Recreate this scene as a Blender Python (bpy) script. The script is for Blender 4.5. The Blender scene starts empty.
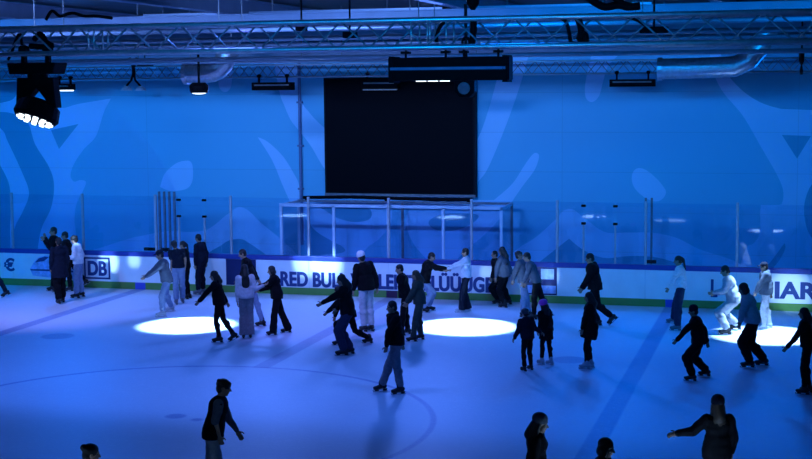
import bpy, bmesh, math, random
import numpy as np
from mathutils import Vector, Matrix, Quaternion, noise
from mathutils.geometry import delaunay_2d_cdt
random.seed(7)
sc = bpy.context.scene
col = sc.collection
V = Vector
UP = V((0, 0, 1))

# ------------------------------------------------------------------ camera
F_PX, YAW, PITCH, ROLL, CAM_H = 1400.0, 0.27333, 0.10319, -0.008926, 5.490
D = 34.457            # distance of the far dasher boards
XC, CY = -10.05, 20.75  # centre spot of the rink
fw = V((-math.sin(YAW) * math.cos(PITCH), math.cos(YAW) * math.cos(PITCH), -math.sin(PITCH)))
r0 = V((math.cos(YAW), math.sin(YAW), 0)); u0 = r0.cross(fw)
rt = r0 * math.cos(ROLL) + u0 * math.sin(ROLL)
ut = -r0 * math.sin(ROLL) + u0 * math.cos(ROLL)
CAM = V((0, 0, CAM_H))
cd = bpy.data.cameras.new('camera'); cam = bpy.data.objects.new('camera', cd); col.objects.link(cam)
m = Matrix((rt, ut, -fw)).transposed().to_4x4(); m.translation = CAM
cam.matrix_world = m
cd.sensor_width = 36; cd.lens = 36 * F_PX / 812; cd.clip_end = 300; cd.clip_start = .1
sc.camera = cam

def ray(x, y): return fw + rt * ((x - 406) / F_PX) - ut * ((y - 229.5) / F_PX)
def ice(x, y, z=0.0):
    d = ray(x, y); return CAM + d * ((z - CAM_H) / d.z)
def at(x, y, Y):
    d = ray(x, y); return CAM + d * (Y / d.y)
def on_plane(x, y, P, n):
    d = ray(x, y); return CAM + d * ((P - CAM).dot(n) / d.dot(n))

# ------------------------------------------------------------------ materials
def nt(name):
    M = bpy.data.materials.new(name); M.use_nodes = True
    t = M.node_tree; b = t.nodes['Principled BSDF']
    return M, t, b
_mc = {}
def mat(name, c, rough=.7, metal=0, var=.12, scale=30, bump=.05, spec=.4):
    if name in _mc: return _mc[name]
    M, t, b = nt(name)
    n = t.nodes.new('ShaderNodeTexNoise'); n.inputs['Scale'].default_value = scale; n.inputs['Detail'].default_value = 4
    g = t.nodes.new('ShaderNodeTexCoord'); t.links.new(g.outputs['Object'], n.inputs['Vector'])
    r = t.nodes.new('ShaderNodeValToRGB')
    r.color_ramp.elements[0].position = .3; r.color_ramp.elements[1].position = .7
    r.color_ramp.elements[0].color = tuple(x * (1 - var) for x in c) + (1,)
    r.color_ramp.elements[1].color = tuple(min(1, x * (1 + var)) for x in c) + (1,)
    t.links.new(n.outputs['Fac'], r.inputs['Fac']); t.links.new(r.outputs['Color'], b.inputs['Base Color'])
    b.inputs['Roughness'].default_value = rough; b.inputs['Metallic'].default_value = metal
    b.inputs['Specular IOR Level'].default_value = spec
    if bump:
        bp = t.nodes.new('ShaderNodeBump'); bp.inputs['Strength'].default_value = bump; bp.inputs['Distance'].default_value = .02
        t.links.new(n.outputs['Fac'], bp.inputs['Height']); t.links.new(bp.outputs['Normal'], b.inputs['Normal'])
    _mc[name] = M
    return M
def emit(name, c, s):
    if name in _mc: return _mc[name]
    M, t, b = nt(name)
    b.inputs['Base Color'].default_value = (.02, .02, .02, 1)
    b.inputs['Emission Color'].default_value = tuple(c) + (1,); b.inputs['Emission Strength'].default_value = s
    _mc[name] = M; return M
def glass(name, tint=(.9, .95, 1), refl=1.0):
    M, t, b = nt(name); t.nodes.remove(b)
    o = t.nodes['Material Output']
    tr = t.nodes.new('ShaderNodeBsdfTransparent'); tr.inputs['Color'].default_value = tint + (1,)
    gl = t.nodes.new('ShaderNodeBsdfGlossy'); gl.inputs['Roughness'].default_value = .02
    fr = t.nodes.new('ShaderNodeFresnel'); fr.inputs['IOR'].default_value = 1.5
    mu = t.nodes.new('ShaderNodeMath'); mu.operation = 'MULTIPLY'; mu.inputs[1].default_value = refl
    mx = t.nodes.new('ShaderNodeMixShader')
    t.links.new(fr.outputs['Fac'], mu.inputs[0]); t.links.new(mu.outputs[0], mx.inputs['Fac'])
    t.links.new(tr.outputs[0], mx.inputs[1]); t.links.new(gl.outputs[0], mx.inputs[2]); t.links.new(mx.outputs[0], o.inputs['Surface'])
    return M

BLACK = mat('black_metal', (.004, .004, .005), .65, 0, .2, 12, .05, .04)
BLACKP = mat('black_plastic', (.003, .003, .004), .6, 0, .2, 12, .05, .04)
ALU = mat('aluminium', (.55, .56, .58), .38, .85, .12, 9)
ALUW = mat('pale_post', (.36, .38, .42), .45, .3, .08, 9)
STEEL = mat('dark_steel', (.16, .17, .19), .55, .4, .2, 8)
DUCT = mat('galvanised_duct', (.50, .52, .56), .36, .75, .15, 14)
GLASS = glass('clear_glass'); GLASS2 = glass('clear_side_glass', (.97, .98, 1), .35)

# ------------------------------------------------------------------ mesh helpers
class Geo:
    def __init__(s): s.v = []; s.f = []
    def add(s, vs, fs):
        k = len(s.v); s.v += [tuple(p) for p in vs]; s.f += [tuple(i + k for i in f) for f in fs]
    def box(s, c, d, R=None):
        c = V(c); h = V(d) / 2
        vs = [V((x * h.x, y * h.y, z * h.z)) for x in (-1, 1) for y in (-1, 1) for z in (-1, 1)]
        if R: vs = [R @ p for p in vs]
        s.add([c + p for p in vs], [(0, 1, 3, 2), (4, 6, 7, 5), (0, 4, 5, 1), (2, 3, 7, 6), (0, 2, 6, 4), (1, 5, 7, 3)])
    def bb(s, a, b): s.box((V(a) + V(b)) / 2, [abs(b[i] - a[i]) for i in range(3)])
    def tube(s, pts, r, n=8):
        pts = [V(p) for p in pts]; rings = []
        rr = r if isinstance(r, (list, tuple)) else [r] * len(pts)
        a = None
        for i, p in enumerate(pts):
            d = (pts[min(i + 1, len(pts) - 1)] - pts[max(i - 1, 0)]).normalized()
            if a is None:
                a = d.orthogonal().normalized()
            else:
                a = (a - d * a.dot(d)).normalized()
            b = d.cross(a)
            rings.append([p + (a * math.cos(q) + b * math.sin(q)) * rr[i] for q in [2 * math.pi * k / n for k in range(n)]])
        vs = [q for R in rings for q in R]; fs = []
        for i in range(len(pts) - 1):
            for k in range(n):
                fs.append((i * n + k, i * n + (k + 1) % n, (i + 1) * n + (k + 1) % n, (i + 1) * n + k))
        fs.append(tuple(range(n - 1, -1, -1))); fs.append(tuple((len(pts) - 1) * n + k for k in range(n)))
        s.add(vs, fs)
    def cap(s, p0, r0, p1, r1, n=12):
        p0, p1 = V(p0), V(p1); d = p1 - p0
        if d.length < 1e-6: d = V((0, 0, 1e-3)); p1 = p0 + d
        d = d.normalized(); pts = []; rr = []
        for q in (75, 50, 25): pts.append(p0 - d * r0 * math.sin(math.radians(q))); rr.append(r0 * math.cos(math.radians(q)))
        pts += [p0, p1]; rr += [r0, r1]
        for q in (25, 50, 75): pts.append(p1 + d * r1 * math.sin(math.radians(q))); rr.append(r1 * math.cos(math.radians(q)))
        s.tube(pts, rr, n)
    def ell(s, c, ax, rad, n=14, m=9):
        c = V(c); vs = [c + ax[2] * rad[2]]; fs = []
        for i in range(1, m):
            t = math.pi * i / m
            for k in range(n):
                q = 2 * math.pi * k / n
                vs.append(c + ax[0] * (rad[0] * math.sin(t) * math.cos(q)) + ax[1] * (rad[1] * math.sin(t) * math.sin(q)) + ax[2] * (rad[2] * math.cos(t)))
        vs.append(c - ax[2] * rad[2]); L = len(vs) - 1
        for k in range(n):
            fs.append((0, 1 + k, 1 + (k + 1) % n)); fs.append((L, L - n + (k + 1) % n, L - n + k))
            for i in range(m - 2):
                a = 1 + i * n
                fs.append((a + k, a + n + k, a + n + (k + 1) % n, a + (k + 1) % n))
        s.add(vs, fs)
    def prism(s, poly, y0, y1):      # poly of (x, z) extruded from y0 to y1
        n = len(poly)
        s.add([(x, y0, z) for x, z in poly] + [(x, y1, z) for x, z in poly],
              [tuple(range(n)), tuple(range(2 * n - 1, n - 1, -1))] + [(i, (i + 1) % n + 0, (i + 1) % n + n, i + n)[::-1] for i in range(n)])
    def mesh(s, name, off=None):
        me = bpy.data.meshes.new(name)
        vs = s.v if off is None else [(p[0] - off[0], p[1] - off[1], p[2] - off[2]) for p in s.v]
        me.from_pydata(vs, [], s.f); me.validate()
        bm = bmesh.new(); bm.from_mesh(me); bmesh.ops.recalc_face_normals(bm, faces=bm.faces); bm.to_mesh(me); bm.free()
        return me
def tag(o, label=None, cat=None, group=None, kind=None):
    if label: o['label'] = label
    if cat: o['category'] = cat
    if group: o['group'] = group
    if kind: o['kind'] = kind
    return o
def link(name, me, M=None, parent=None, loc=None):
    o = bpy.data.objects.new(name, me); col.objects.link(o)
    if M is not None: me.materials.append(M)
    if parent: o.parent = parent
    if loc is not None: o.location = loc
    return o
def build(g, name, M, parent=None, base=None, smooth=False, bevel=0):
    off = base if base is not None else (parent['base'] if parent is not None and 'base' in parent else (0, 0, 0))
    me = g.mesh(name, off)
    if smooth:
        me.polygons.foreach_set('use_smooth', [True] * len(me.polygons))
    o = link(name, me, M, parent, None if parent else off)
    if parent and base is not None:
        o.location = V(base) - V(parent['base'])
    if bevel:
        b = o.modifiers.new('bevel', 'BEVEL'); b.width = bevel; b.segments = 2; b.limit_method = 'ANGLE'
    return o
def empty(name, loc, label=None, cat=None, group=None):
    o = bpy.data.objects.new(name, None); col.objects.link(o); o.location = loc; o.empty_display_size = .2
    o['base'] = tuple(loc)
    return tag(o, label, cat, group)
def structure(o): o['kind'] = 'structure'; return o
def sheet(name, poly, M, parent=None, base=None, t=.004, flip=False):
    """thin printed sheet standing in the X-Z plane, poly of 3D points on that plane"""
    y = poly[0][1]; g = Geo(); g.prism([(p[0], p[2]) for p in poly], y, y - t)
    return build(g, name, M, parent, base)

# ------------------------------------------------------------------ ice floor
def node_math(t):
    def f(op, a, b=None, c=None):
        n = t.nodes.new('ShaderNodeMath'); n.operation = op
        for i, v in enumerate((a, b, c)):
            if v is None: continue
            if isinstance(v, (int, float)): n.inputs[i].default_value = v
            else: t.links.new(v, n.inputs[i])
        return n.outputs[0]
    return f
def ice_material():
    M, t, b = nt('ice'); f = node_math(t)
    g = t.nodes.new('ShaderNodeNewGeometry'); s = t.nodes.new('ShaderNodeSeparateXYZ')
    t.links.new(g.outputs['Position'], s.inputs[0]); x, y = s.outputs[0], s.outputs[1]
    def band(v, c, h, soft=.03):       # 1 inside |v-c|<h
        a = f('ABSOLUTE', f('SUBTRACT', v, c)); n = t.nodes.new('ShaderNodeMapRange'); n.interpolation_type = 'SMOOTHSTEP'
        t.links.new(a, n.inputs['Value']); n.inputs['From Min'].default_value = h - soft; n.inputs['From Max'].default_value = h + soft
        n.inputs['To Min'].default_value = 1; n.inputs['To Max'].default_value = 0
        return n.outputs['Result']
    def dist(cx, cy):
        return f('SQRT', f('ADD', f('POWER', f('SUBTRACT', x, cx), 2), f('POWER', f('SUBTRACT', y, cy), 2)))
    dc = dist(XC, CY)
    outside = f('GREATER_THAN', dc, 4.45)
    blue = f('MAXIMUM', band(x, XC - 7.14, .17), band(x, XC + 7.14, .17))
    blue = f('MAXIMUM', blue, band(dc, 4.5, .05, .03))
    blue = f('MAXIMUM', blue, f('MAXIMUM', band(dist(-9.95, 21.1), 0, .17, .05), band(dist(-9.5, 20.95), 0, .1, .05)))
    red = f('MULTIPLY', band(x, XC, .17), outside)
    for cx, cy in ((XC - 5.7, CY + 6.7), (XC + 5.75, CY + 6.6)):
        red = f('MAXIMUM', red, band(dist(cx, cy), 0, .36, .05))
    pass
    tc = t.nodes.new('ShaderNodeTexCoord')
    mp = t.nodes.new('ShaderNodeMapping'); t.links.new(tc.outputs['Object'], mp.inputs['Vector'])
    def noise_(scale, detail, dis=0, rough=.6):
        n = t.nodes.new('ShaderNodeTexNoise'); n.inputs['Scale'].default_value = scale; n.inputs['Detail'].default_value = detail
        n.inputs['Distortion'].default_value = dis; n.inputs['Roughness'].default_value = rough
        t.links.new(mp.outputs[0], n.inputs['Vector']); return n.outputs['Fac']
    big = noise_(.35, 3); scr = noise_(1.6, 5, 3.5); fine = noise_(14, 4, 1)
    line1 = band(scr, .5, .006, .006); line2 = band(noise_(2.7, 3, 2.2), .47, .005, .005)
    scratch = f('MAXIMUM', line1, line2)
    def mixc(fac, a, c):
        n = t.nodes.new('ShaderNodeMix'); n.data_type = 'RGBA'
        if isinstance(fac, float): n.inputs['Factor'].default_value = fac
        else: t.links.new(fac, n.inputs['Factor'])
        for k, v in ((6, a), (7, c)):
            if isinstance(v, tuple): n.inputs[k].default_value = v + (1,)
            else: t.links.new(v, n.inputs[k])
        return n.outputs[2]
    c = mixc(f('MULTIPLY', fine, .85), (.60, .66, .72), (.74, .79, .84))
    c = mixc(f('MULTIPLY', big, .5), c, (.50, .58, .70))
    c = mixc(f('MULTIPLY', blue, .56), c, (.03, .10, .40))
    c = mixc(f('MULTIPLY', red, .42), c, (.07, .07, .32))
    c = mixc(f('MULTIPLY', scratch, .28), c, (.92, .95, 1.))
    t.links.new(c, b.inputs['Base Color'])
    b.inputs['IOR'].default_value = 1.31
    rr = f('ADD', .40, f('MULTIPLY', fine, .14)); t.links.new(rr, b.inputs['Roughness'])
    bp = t.nodes.new('ShaderNodeBump'); bp.inputs['Strength'].default_value = .12; bp.inputs['Distance'].default_value = .02
    t.links.new(f('ADD', fine, f('MULTIPLY', scratch, .5)), bp.inputs['Height']); t.links.new(bp.outputs['Normal'], b.inputs['Normal'])
    return M
YN = D - 27.7
g = Geo(); g.bb((-36, YN, -.15), (14, D, 0)); structure(build(g, 'floor', ice_material()))
WY = D + 2.30
g = Geo(); g.bb((-36, D + .02, -.3), (14, WY, -.02)); structure(build(g, 'floor_walkway', mat('rubber_floor', (.05, .05, .055), .8)))

# ------------------------------------------------------------------ mural wall
def spline(pts, n=6):
    """closed Catmull-Rom; a point given with a third item is a sharp corner"""
    out = []; k = len(pts)
    P = [np.array(p[:2], float) for p in pts]; corner = [len(p) > 2 for p in pts]
    for i in range(k):
        p1, p2 = P[i], P[(i + 1) % k]
        p0 = p1 if corner[i] else P[i - 1]; p3 = p2 if corner[(i + 1) % k] else P[(i + 2) % k]
        for j in range(n):
            t = j / n
            q = .5 * ((2 * p1) + (-p0 + p2) * t + (2 * p0 - 5 * p1 + 4 * p2 - p3) * t * t + (-p0 + 3 * p1 - 3 * p2 + p3) * t ** 3)
            out.append(q)
    return out
LIGHT, DARK, BASE = 1, 2, 0
c_ = 1
mural = [
 (LIGHT, [(-60, 60, c_), (30, 95, c_), (40, 102), (61, 108), (78, 104), (111, 98.5, c_), (104, 112), (96, 136), (84, 149), (74.5, 163), (70.5, 175), (74, 181.5), (80.5, 180), (86, 182), (83, 190.7), (76.5, 204), (74.5, 220), (77, 240), (82, 290, c_), (-60, 290, c_)]),
 (DARK, [(-60, 60, c_), (-60, 30, c_), (20, 60, c_), (17, 93), (0, 103), (-60, 108, c_)]),
 (DARK, [(-8, 112), (10, 113), (27, 121), (35, 144), (49, 167), (54, 185), (51, 208), (41, 230), (36, 262, c_), (10, 262, c_), (14, 230), (23.5, 210), (29, 192.6), (21.5, 171), (8, 142), (0, 128), (-30, 112)]),
 (DARK, [(-60, 128, c_), (-14, 140), (0, 165), (8.6, 183), (11, 204), (10, 232), (12, 280, c_), (-60, 280, c_)]),
 (DARK, [(51, 130, c_), (78.5, 124, c_), (59, 149, c_)]),
 (LIGHT, [(80, 300, c_), (80, 253, c_), (100, 248), (121, 241), (140, 236), (170, 231), (190, 232), (208, 229), (224, 217), (233, 210), (240, 207), (249, 211), (260, 222), (271, 231), (283, 241), (298, 256), (330, 300, c_)]),
 (DARK, [(190, 266, c_), (208, 253), (220, 246), (229, 240.5), (241, 239), (249, 243), (258, 249), (276, 262, c_)]),
 (LIGHT, [(160, 187, c_), (164.5, 174), (175, 164), (185, 160.7), (191, 162), (193, 170), (192, 182), (186, 189), (171, 191)]),
 (LIGHT, [(257.6, 137, c_), (268, 142), (282.5, 155.7), (293, 172), (299, 184.7), (302, 204, c_), (291, 204, c_), (282.5, 185), (272, 160)]),
 (LIGHT, [(270, 40, c_), (300, 40, c_), (301, 95.7), (309, 112), (323.5, 127), (340, 138, c_), (340, 186, c_), (324, 168), (311.5, 147), (301, 133), (291, 120.5), (284.5, 106), (279, 90)]),
 (LIGHT, [(217, 60, c_), (234, 60, c_), (231.5, 84), (229, 90), (225, 92), (221, 90), (218.5, 84)]),
 (LIGHT, [(505, 50, c_), (530, 50, c_), (522, 79), (511.7, 110), (499, 143), (487, 170), (478, 182), (460, 205, c_), (460, 170, c_), (478.6, 137), (489, 108), (497, 79)]),
 (LIGHT, [(536.5, 153), (539, 157), (534.5, 170), (522, 187), (511, 203), (497, 222), (482, 237), (467, 249), (455, 262, c_), (430, 262, c_), (415, 246), (407, 228), (408, 212), (416, 200, c_), (494, 200, c_), (512, 184), (524, 166), (532, 155)]),
 (DARK, [(429, 221), (440, 215), (460, 213), (478, 215), (474, 222), (460, 229), (444, 231), (432, 228)]),
 (LIGHT, [(300, 200, c_), (392, 200, c_), (391, 222), (380, 238), (366, 249), (360, 264, c_), (330, 264, c_), (300, 236, c_)]),
 (DARK, [(318, 204), (345, 205), (365, 207), (372, 213), (368, 220), (355, 222), (340, 219), (326, 211)]),
 (DARK, [(305, 218, c_), (316, 231), (330, 240), (343, 247), (344, 252), (330, 254), (308, 252)]),
 (LIGHT, [(592, 52, c_), (622, 52, c_), (608, 66), (603, 82), (599, 96), (592, 102), (586, 98), (585, 86), (588, 70)]),
 (LIGHT, [(632, 175), (636.5, 168.6), (645, 169.5), (655, 177), (663, 186), (666, 193), (661, 200), (652, 201), (640, 194), (633, 185)]),
 (LIGHT, [(498, 290, c_), (500, 264, c_), (520, 247), (536, 237), (553.5, 221.5), (562, 212), (568, 209), (574, 210), (582, 216), (599, 229), (610, 233), (628, 232.5), (654, 233), (677, 238), (699, 249), (727, 258), (745, 266, c_), (745, 290, c_)]),
 (DARK, [(520, 276, c_), (538, 263), (556, 249), (569, 238.7, c_), (585, 251), (605, 258), (630, 256), (654, 257), (678, 263), (700, 268, c_), (700, 276, c_)]),
 (LIGHT, [(706, 30, c_), (1000, 30, c_), (1000, 300, c_), (730, 300, c_), (745, 251), (754, 243), (760, 232), (760, 214), (761, 205, c_), (776, 205), (782, 203), (783, 190), (776, 173), (761, 147), (743, 116), (723, 92), (713, 70)]),
 (DARK, [(718, 30, c_), (1000, 30, c_), (1000, 116, c_), (812, 110), (774, 107), (748, 95), (728, 75), (722, 60)]),
 (DARK, [(782, 135, c_), (811, 136, c_), (797, 158.6, c_)]),
 (DARK, [(822, 176), (812, 184), (806, 197), (804, 210), (806, 225), (812, 238), (826, 250), (850, 220)]),
 (DARK, [(784.5, 243, c_), (785, 249), (778, 262), (766, 276, c_), (760, 274, c_), (772, 260)]),
]
def pip(x, y, poly):
    r = False; j = len(poly) - 1
    for i in range(len(poly)):
        xi, yi = poly[i]; xj, yj = poly[j]
        if (yi > y) != (yj > y) and x < (xj - xi) * (y - yi) / (yj - yi) + xi: r = not r
        j = i
    return r
def make_mural():
    polys = []; vs = [(-36, -.02), (14, -.02), (14, 7.6), (-36, 7.6)]; es = [(0, 1), (1, 2), (2, 3), (3, 0)]
    for kind, pts in mural:
        q = []
        for x, y in spline(pts):
            p = at(x, y, WY); q.append((p.x, min(max(p.z, 0.02), 7.5)))
        k = len(vs); vs += q; es += [(k + i, k + (i + 1) % len(q)) for i in range(len(q))]
        polys.append((kind, q))
    ov, oe, of, *_ = delaunay_2d_cdt([V(p) for p in vs], es, [], 0, 1e-4)
    me = bpy.data.meshes.new('wall_back')
    me.from_pydata([(p.x, WY, p.y) for p in ov] , [], [tuple(f) for f in of])
    for p in me.polygons:
        c = p.center; k = BASE
        for kind, q in polys:
            if pip(c.x, c.z, q): k = kind
        p.material_index = k
    if me.polygons[0].normal.y > 0: me.flip_normals()
    return me
def wallmat(name, c):
    M, t, b = nt(name)
    tc = t.nodes.new('ShaderNodeTexCoord')
    br = t.nodes.new('ShaderNodeTexBrick'); br.offset = 0
    mp = t.nodes.new('ShaderNodeMapping'); mp.inputs['Rotation'].default_value = (math.radians(90), 0, 0)
    t.links.new(tc.outputs['Object'], mp.inputs['Vector']); t.links.new(mp.outputs[0], br.inputs['Vector'])
    br.inputs['Scale'].default_value = 1; br.inputs['Brick Width'].default_value = 6; br.inputs['Row Height'].default_value = 1.05
    br.inputs['Mortar Size'].default_value = .008
    br.inputs['Color1'].default_value = c + (1,); br.inputs['Color2'].default_value = tuple(x * .97 for x in c) + (1,); br.inputs['Mortar'].default_value = tuple(x * .8 for x in c) + (1,)
    t.links.new(br.outputs['Color'], b.inputs['Base Color']); b.inputs['Roughness'].default_value = .55
    return M
wall = link('wall_back', make_mural()); structure(wall)
for n, c in (('mural_base', (.10, .46, .66)), ('mural_light', (.30, .60, .84)), ('mural_dark', (.05, .33, .50))): wall.data.materials.append(wallmat(n, c))
g = Geo(); g.bb((-36, WY + .01, -.3), (14, WY + .3, 7.8)); structure(build(g, 'wall_back_core', mat('panel_core', (.3, .3, .32))))

# ceiling
def ceil_mat():
    M, t, b = nt('ceiling_sheet')
    tc = t.nodes.new('ShaderNodeTexCoord'); w = t.nodes.new('ShaderNodeTexWave'); w.bands_direction = 'Y'
    w.inputs['Scale'].default_value = .55; t.links.new(tc.outputs['Object'], w.inputs['Vector'])
    r = t.nodes.new('ShaderNodeValToRGB'); r.color_ramp.elements[0].color = (.022, .028, .04, 1); r.color_ramp.elements[1].color = (.05, .06, .08, 1)
    t.links.new(w.outputs['Fac'], r.inputs['Fac']); t.links.new(r.outputs['Color'], b.inputs['Base Color'])
    bp = t.nodes.new('ShaderNodeBump'); bp.inputs['Strength'].default_value = .5; bp.inputs['Distance'].default_value = .05
    t.links.new(w.outputs['Fac'], bp.inputs['Height']); t.links.new(bp.outputs['Normal'], b.inputs['Normal'])
    b.inputs['Roughness'].default_value = .6
    return M
CZ = 7.45
g = Geo(); g.bb((-36, -4, CZ), (14, WY + .3, CZ + .2)); structure(build(g, 'ceiling', ceil_mat()))
BEAM = mat('painted_beam', (.15, .20, .30), .5, 0, .1, 3)
def ibeam(g, a, b, h=.34, w=.22):
    a, b = V(a), V(b); d = (b - a).normalized(); sd = d.cross(UP)
    R = Matrix((sd, d, UP)).transposed(); c = (a + b) / 2; L = (b - a).length
    g.box(c + UP * (h / 2), (w, L, .025), R); g.box(c - UP * (h / 2), (w, L, .025), R); g.box(c, (.02, L, h), R)
k = 0
for X in (-27.5, -22.3, -17.2, -12.0, -6.8, -1.6, 3.6):
    k += 1; g = Geo(); ibeam(g, (X, 2, CZ - .22), (X, WY, CZ - .22)); structure(build(g, 'trim_%d' % k, BEAM))
for Y, z, h in ((28.6, 6.9, .26), (32.4, 6.75, .30), (36.4, 6.42, .36)):
    k += 1; g = Geo(); ibeam(g, (-35, Y, z), (13, Y, z), h, .2); structure(build(g, 'trim_%d' % k, BEAM))

# ------------------------------------------------------------------ text
def text_object(name, body, p1, p2, z1, z2, Y, M, parent, bold=.03, depth=.004, thick=.010):
    cu = bpy.data.curves.new(name, 'FONT'); cu.body = body; cu.size = 1; cu.offset = bold; cu.extrude = .001; cu.space_character = 1.02
    o = bpy.data.objects.new(name, cu); col.objects.link(o)
    bpy.context.view_layer.update()
    me = bpy.data.meshes.new_from_object(o.evaluated_get(bpy.context.evaluated_depsgraph_get()))
    bpy.data.objects.remove(o); bpy.data.curves.remove(cu)
    xs = [v.co.x for v in me.vertices]; ys = [v.co.y for v in me.vertices]; zs = [v.co.z for v in me.vertices]
    a, b, c, d = min(xs), max(xs), min(ys), max(ys)
    off = V(parent['base'])
    for v in me.vertices:
        x = p1 + (v.co.x - a) / (b - a) * (p2 - p1); z = z1 + (v.co.y - c) / (d - c) * (z2 - z1)
        y = Y - depth * (.5 + v.co.z / .002)
        v.co = V((x, y, z)) - off
    bm = bmesh.new(); bm.from_mesh(me)          # heavy weight lettering: the strokes are thickened sideways
    src = list(bm.faces)
    w_ = thick
    for i, (dx, dz) in enumerate(((-w_, 0), (w_, 0), (0, w_ * .5), (0, -w_ * .5))):
        d = bmesh.ops.duplicate(bm, geom=src)
        bmesh.ops.translate(bm, verts=[e for e in d['geom'] if isinstance(e, bmesh.types.BMVert)], vec=(dx, -.0007 * (i + 1), dz))
    bm.to_mesh(me); bm.free()
    me.materials.clear(); me.materials.append(M)
    o = link(name, me, None, parent)
    return o

# ------------------------------------------------------------------ dasher boards and glass
WHITEB = mat('white_board', (.74, .76, .80), .22, 0, .04, 3, .01, .5)
NAVY = mat('navy_print', (.010, .018, .09), .25, 0, .1, 5, 0)
INK = mat('dark_blue_ink', (.016, .040, .17), .3, 0, .05, 5, 0)
RAIL = mat('blue_rail', (.025, .05, .27), .35, 0, .05, 5, 0)
KICK = mat('yellow_kick_plate', (.10, .24, .055), .35, 0, .06, 5, 0)
KBLUE = mat('blue_kick_plate', (.05, .08, .50), .35, 0, .05, 5, 0)
KRED = mat('red_kick_plate', (.04, .012, .05), .35, 0, .05, 5, 0)
GREYP = mat('grey_print', (.38, .42, .50), .3, 0, .05, 5, 0)
PALEP = mat('pale_blue_print', (.30, .42, .72), .3, 0, .3, 9, 0)
bar = empty('rink_barrier', (XC, D, 0), 'long white rink barrier with clear glass screen along the far side of the ice', 'rink barrier')
PX = [-10.13 + 2.19 * i for i in range(-9, 9)]
ZK, ZP, ZR, ZG = .187, .905, 1.03, 2.55
for i in range(len(PX) - 1):
    a, b = PX[i], PX[i + 1]
    g = Geo(); g.bb((a + .004, D, ZK), (b - .004, D + .05, ZP)); build(g, 'board_panel', WHITEB, bar)
    if not (a > -5.9 and a < -5.7) and not (-16.8 < a < -16.6):
        g = Geo(); g.bb((a + .035, D + .03, ZR), (b - .035, D + .042, ZG)); build(g, 'glass_pane', GLASS, bar)
    g = Geo(); g.bb((a - .03, D + .0, ZR), (a + .03, D + .07, ZG + .04)); build(g, 'glass_post', ALUW, bar, bevel=.008)
g = Geo(); g.bb((PX[0], D - .012, 0), (PX[-1], D + .05, ZK)); build(g, 'kick_plate', KICK, bar)
g = Geo(); g.bb((PX[0], D - .03, ZP), (PX[-1], D + .10, ZR)); build(g, 'top_rail', RAIL, bar, bevel=.015)
for X, M in ((XC - 7.14, KBLUE), (XC + 7.14, KBLUE), (XC, KRED)):
    g = Geo(); g.bb((X - .15, D - .020, 0), (X + .15, D - .013, ZK)); build(g, 'line_patch', M, bar)
def bx(x, y=265): return at(x, y, D).x
def bz(x, y): return at(x, y, D).z
# gates in the glass, with their own short posts
for px in (553, 155):
    a = -5.75 if px == 553 else -16.70; b = a + 2.19
    for q in ((.30, .66) if px == 553 else (.31, .65)):
        X = a + 2.19 * q
        g = Geo(); g.bb((X - .022, D + .02, ZR), (X + .022, D + .06, 2.0)); build(g, 'gate_post', ALUW, bar)
        for z in (2.02, 2.46):
            g = Geo(); g.bb((X - .055, D + .0, z - .03), (X + .055, D + .08, z + .03)); build(g, 'glass_clamp', BLACKP, bar, bevel=.01)
    for s0, s1 in ((0.02, .31), (.33, .65), (.67, .98)):
        g = Geo(); g.bb((a + 2.19 * s0, D + .03, ZR), (a + 2.19 * s1, D + .042, ZG)); build(g, 'glass_pane', GLASS, bar)
for xs, lo in (((645, 651), 640), ((158, 163, 168, 173), 143)):
    for x in xs:
        X = bx(x, 230); g = Geo(); g.bb((X - .025, D + .10, .9), (X + .025, D + .16, ZG + .12)); build(g, 'door_bar', STEEL, bar)
for x0, x1 in ((143, 155), (160, 168), (646, 656)):
    g = Geo(); g.bb((bx(x0, 250), D + .05, 1.06), (bx(x1, 250), D + .13, 1.14)); build(g, 'door_latch', BLACKP, bar)
# adverts
def ad(name, x0, x1, M, y0=ZK + .012, y1=ZP - .006, t=.005):
    g = Geo(); g.bb((bx(x0), D - t, y0), (bx(x1), D - .001, y1)); return build(g, name, M, bar, base=(bx(x0), D, 0)) if False else build(g, name, M, bar)
ad('advert_sheet', 226, 256, NAVY)
s = ad('advert_sheet', 521, 557, NAVY)
for x0, x1, z0, z1 in ((523, 556, .24, .44), (527, 538, .52, .74), (541, 554, .60, .86)):
    g = Geo(); g.bb((bx(x0), D - .008, z0), (bx(x1), D - .0055, z1)); build(g, 'print_patch', PALEP, bar)
text_object('lettering', 'RED BULL VERLEIHT FLÜÜÜGEL.', bx(280.5), bx(504.5), bz(390, 289.5), bz(390, 271.2), D - .001, INK, bar, .028)
text_object('lettering', 'L', bx(711.5), bx(717.5), bz(714, 297), bz(714, 279.5), D - .001, INK, bar, .028)
text_object('lettering', 'IAR', bx(775.5), bx(818), bz(796, 299), bz(796, 282), D - .001, INK, bar, .028)
text_object('lettering', '0 €', bx(-8), bx(14.5), bz(8, 271), bz(8, 258), D - .001, INK, bar, .025)
text_object('lettering', 'DB', bx(88), bx(106.5), bz(96, 275.5), bz(96, 261.0), D - .001, INK, bar, .03)
g = Geo()
lx0, lx1, lz0, lz1 = bx(84), bx(110), bz(96, 279), bz(96, 257.2); w = .05
for a, b in (((lx0, lz0), (lx1, lz0 + w)), ((lx0, lz1 - w), (lx1, lz1)), ((lx0, lz0), (lx0 + w, lz1)), ((lx1 - w, lz0), (lx1, lz1))):
    g.bb((a[0], D - .005, a[1]), (b[0], D - .001, b[1]))
build(g, 'logo_frame', INK, bar)
def flat(name, pts, M, t):
    g = Geo(); g.prism([(bx(x, y), bz(x, y)) for x, y in pts], D - t, D - .001); return build(g, name, M, bar)
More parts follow.
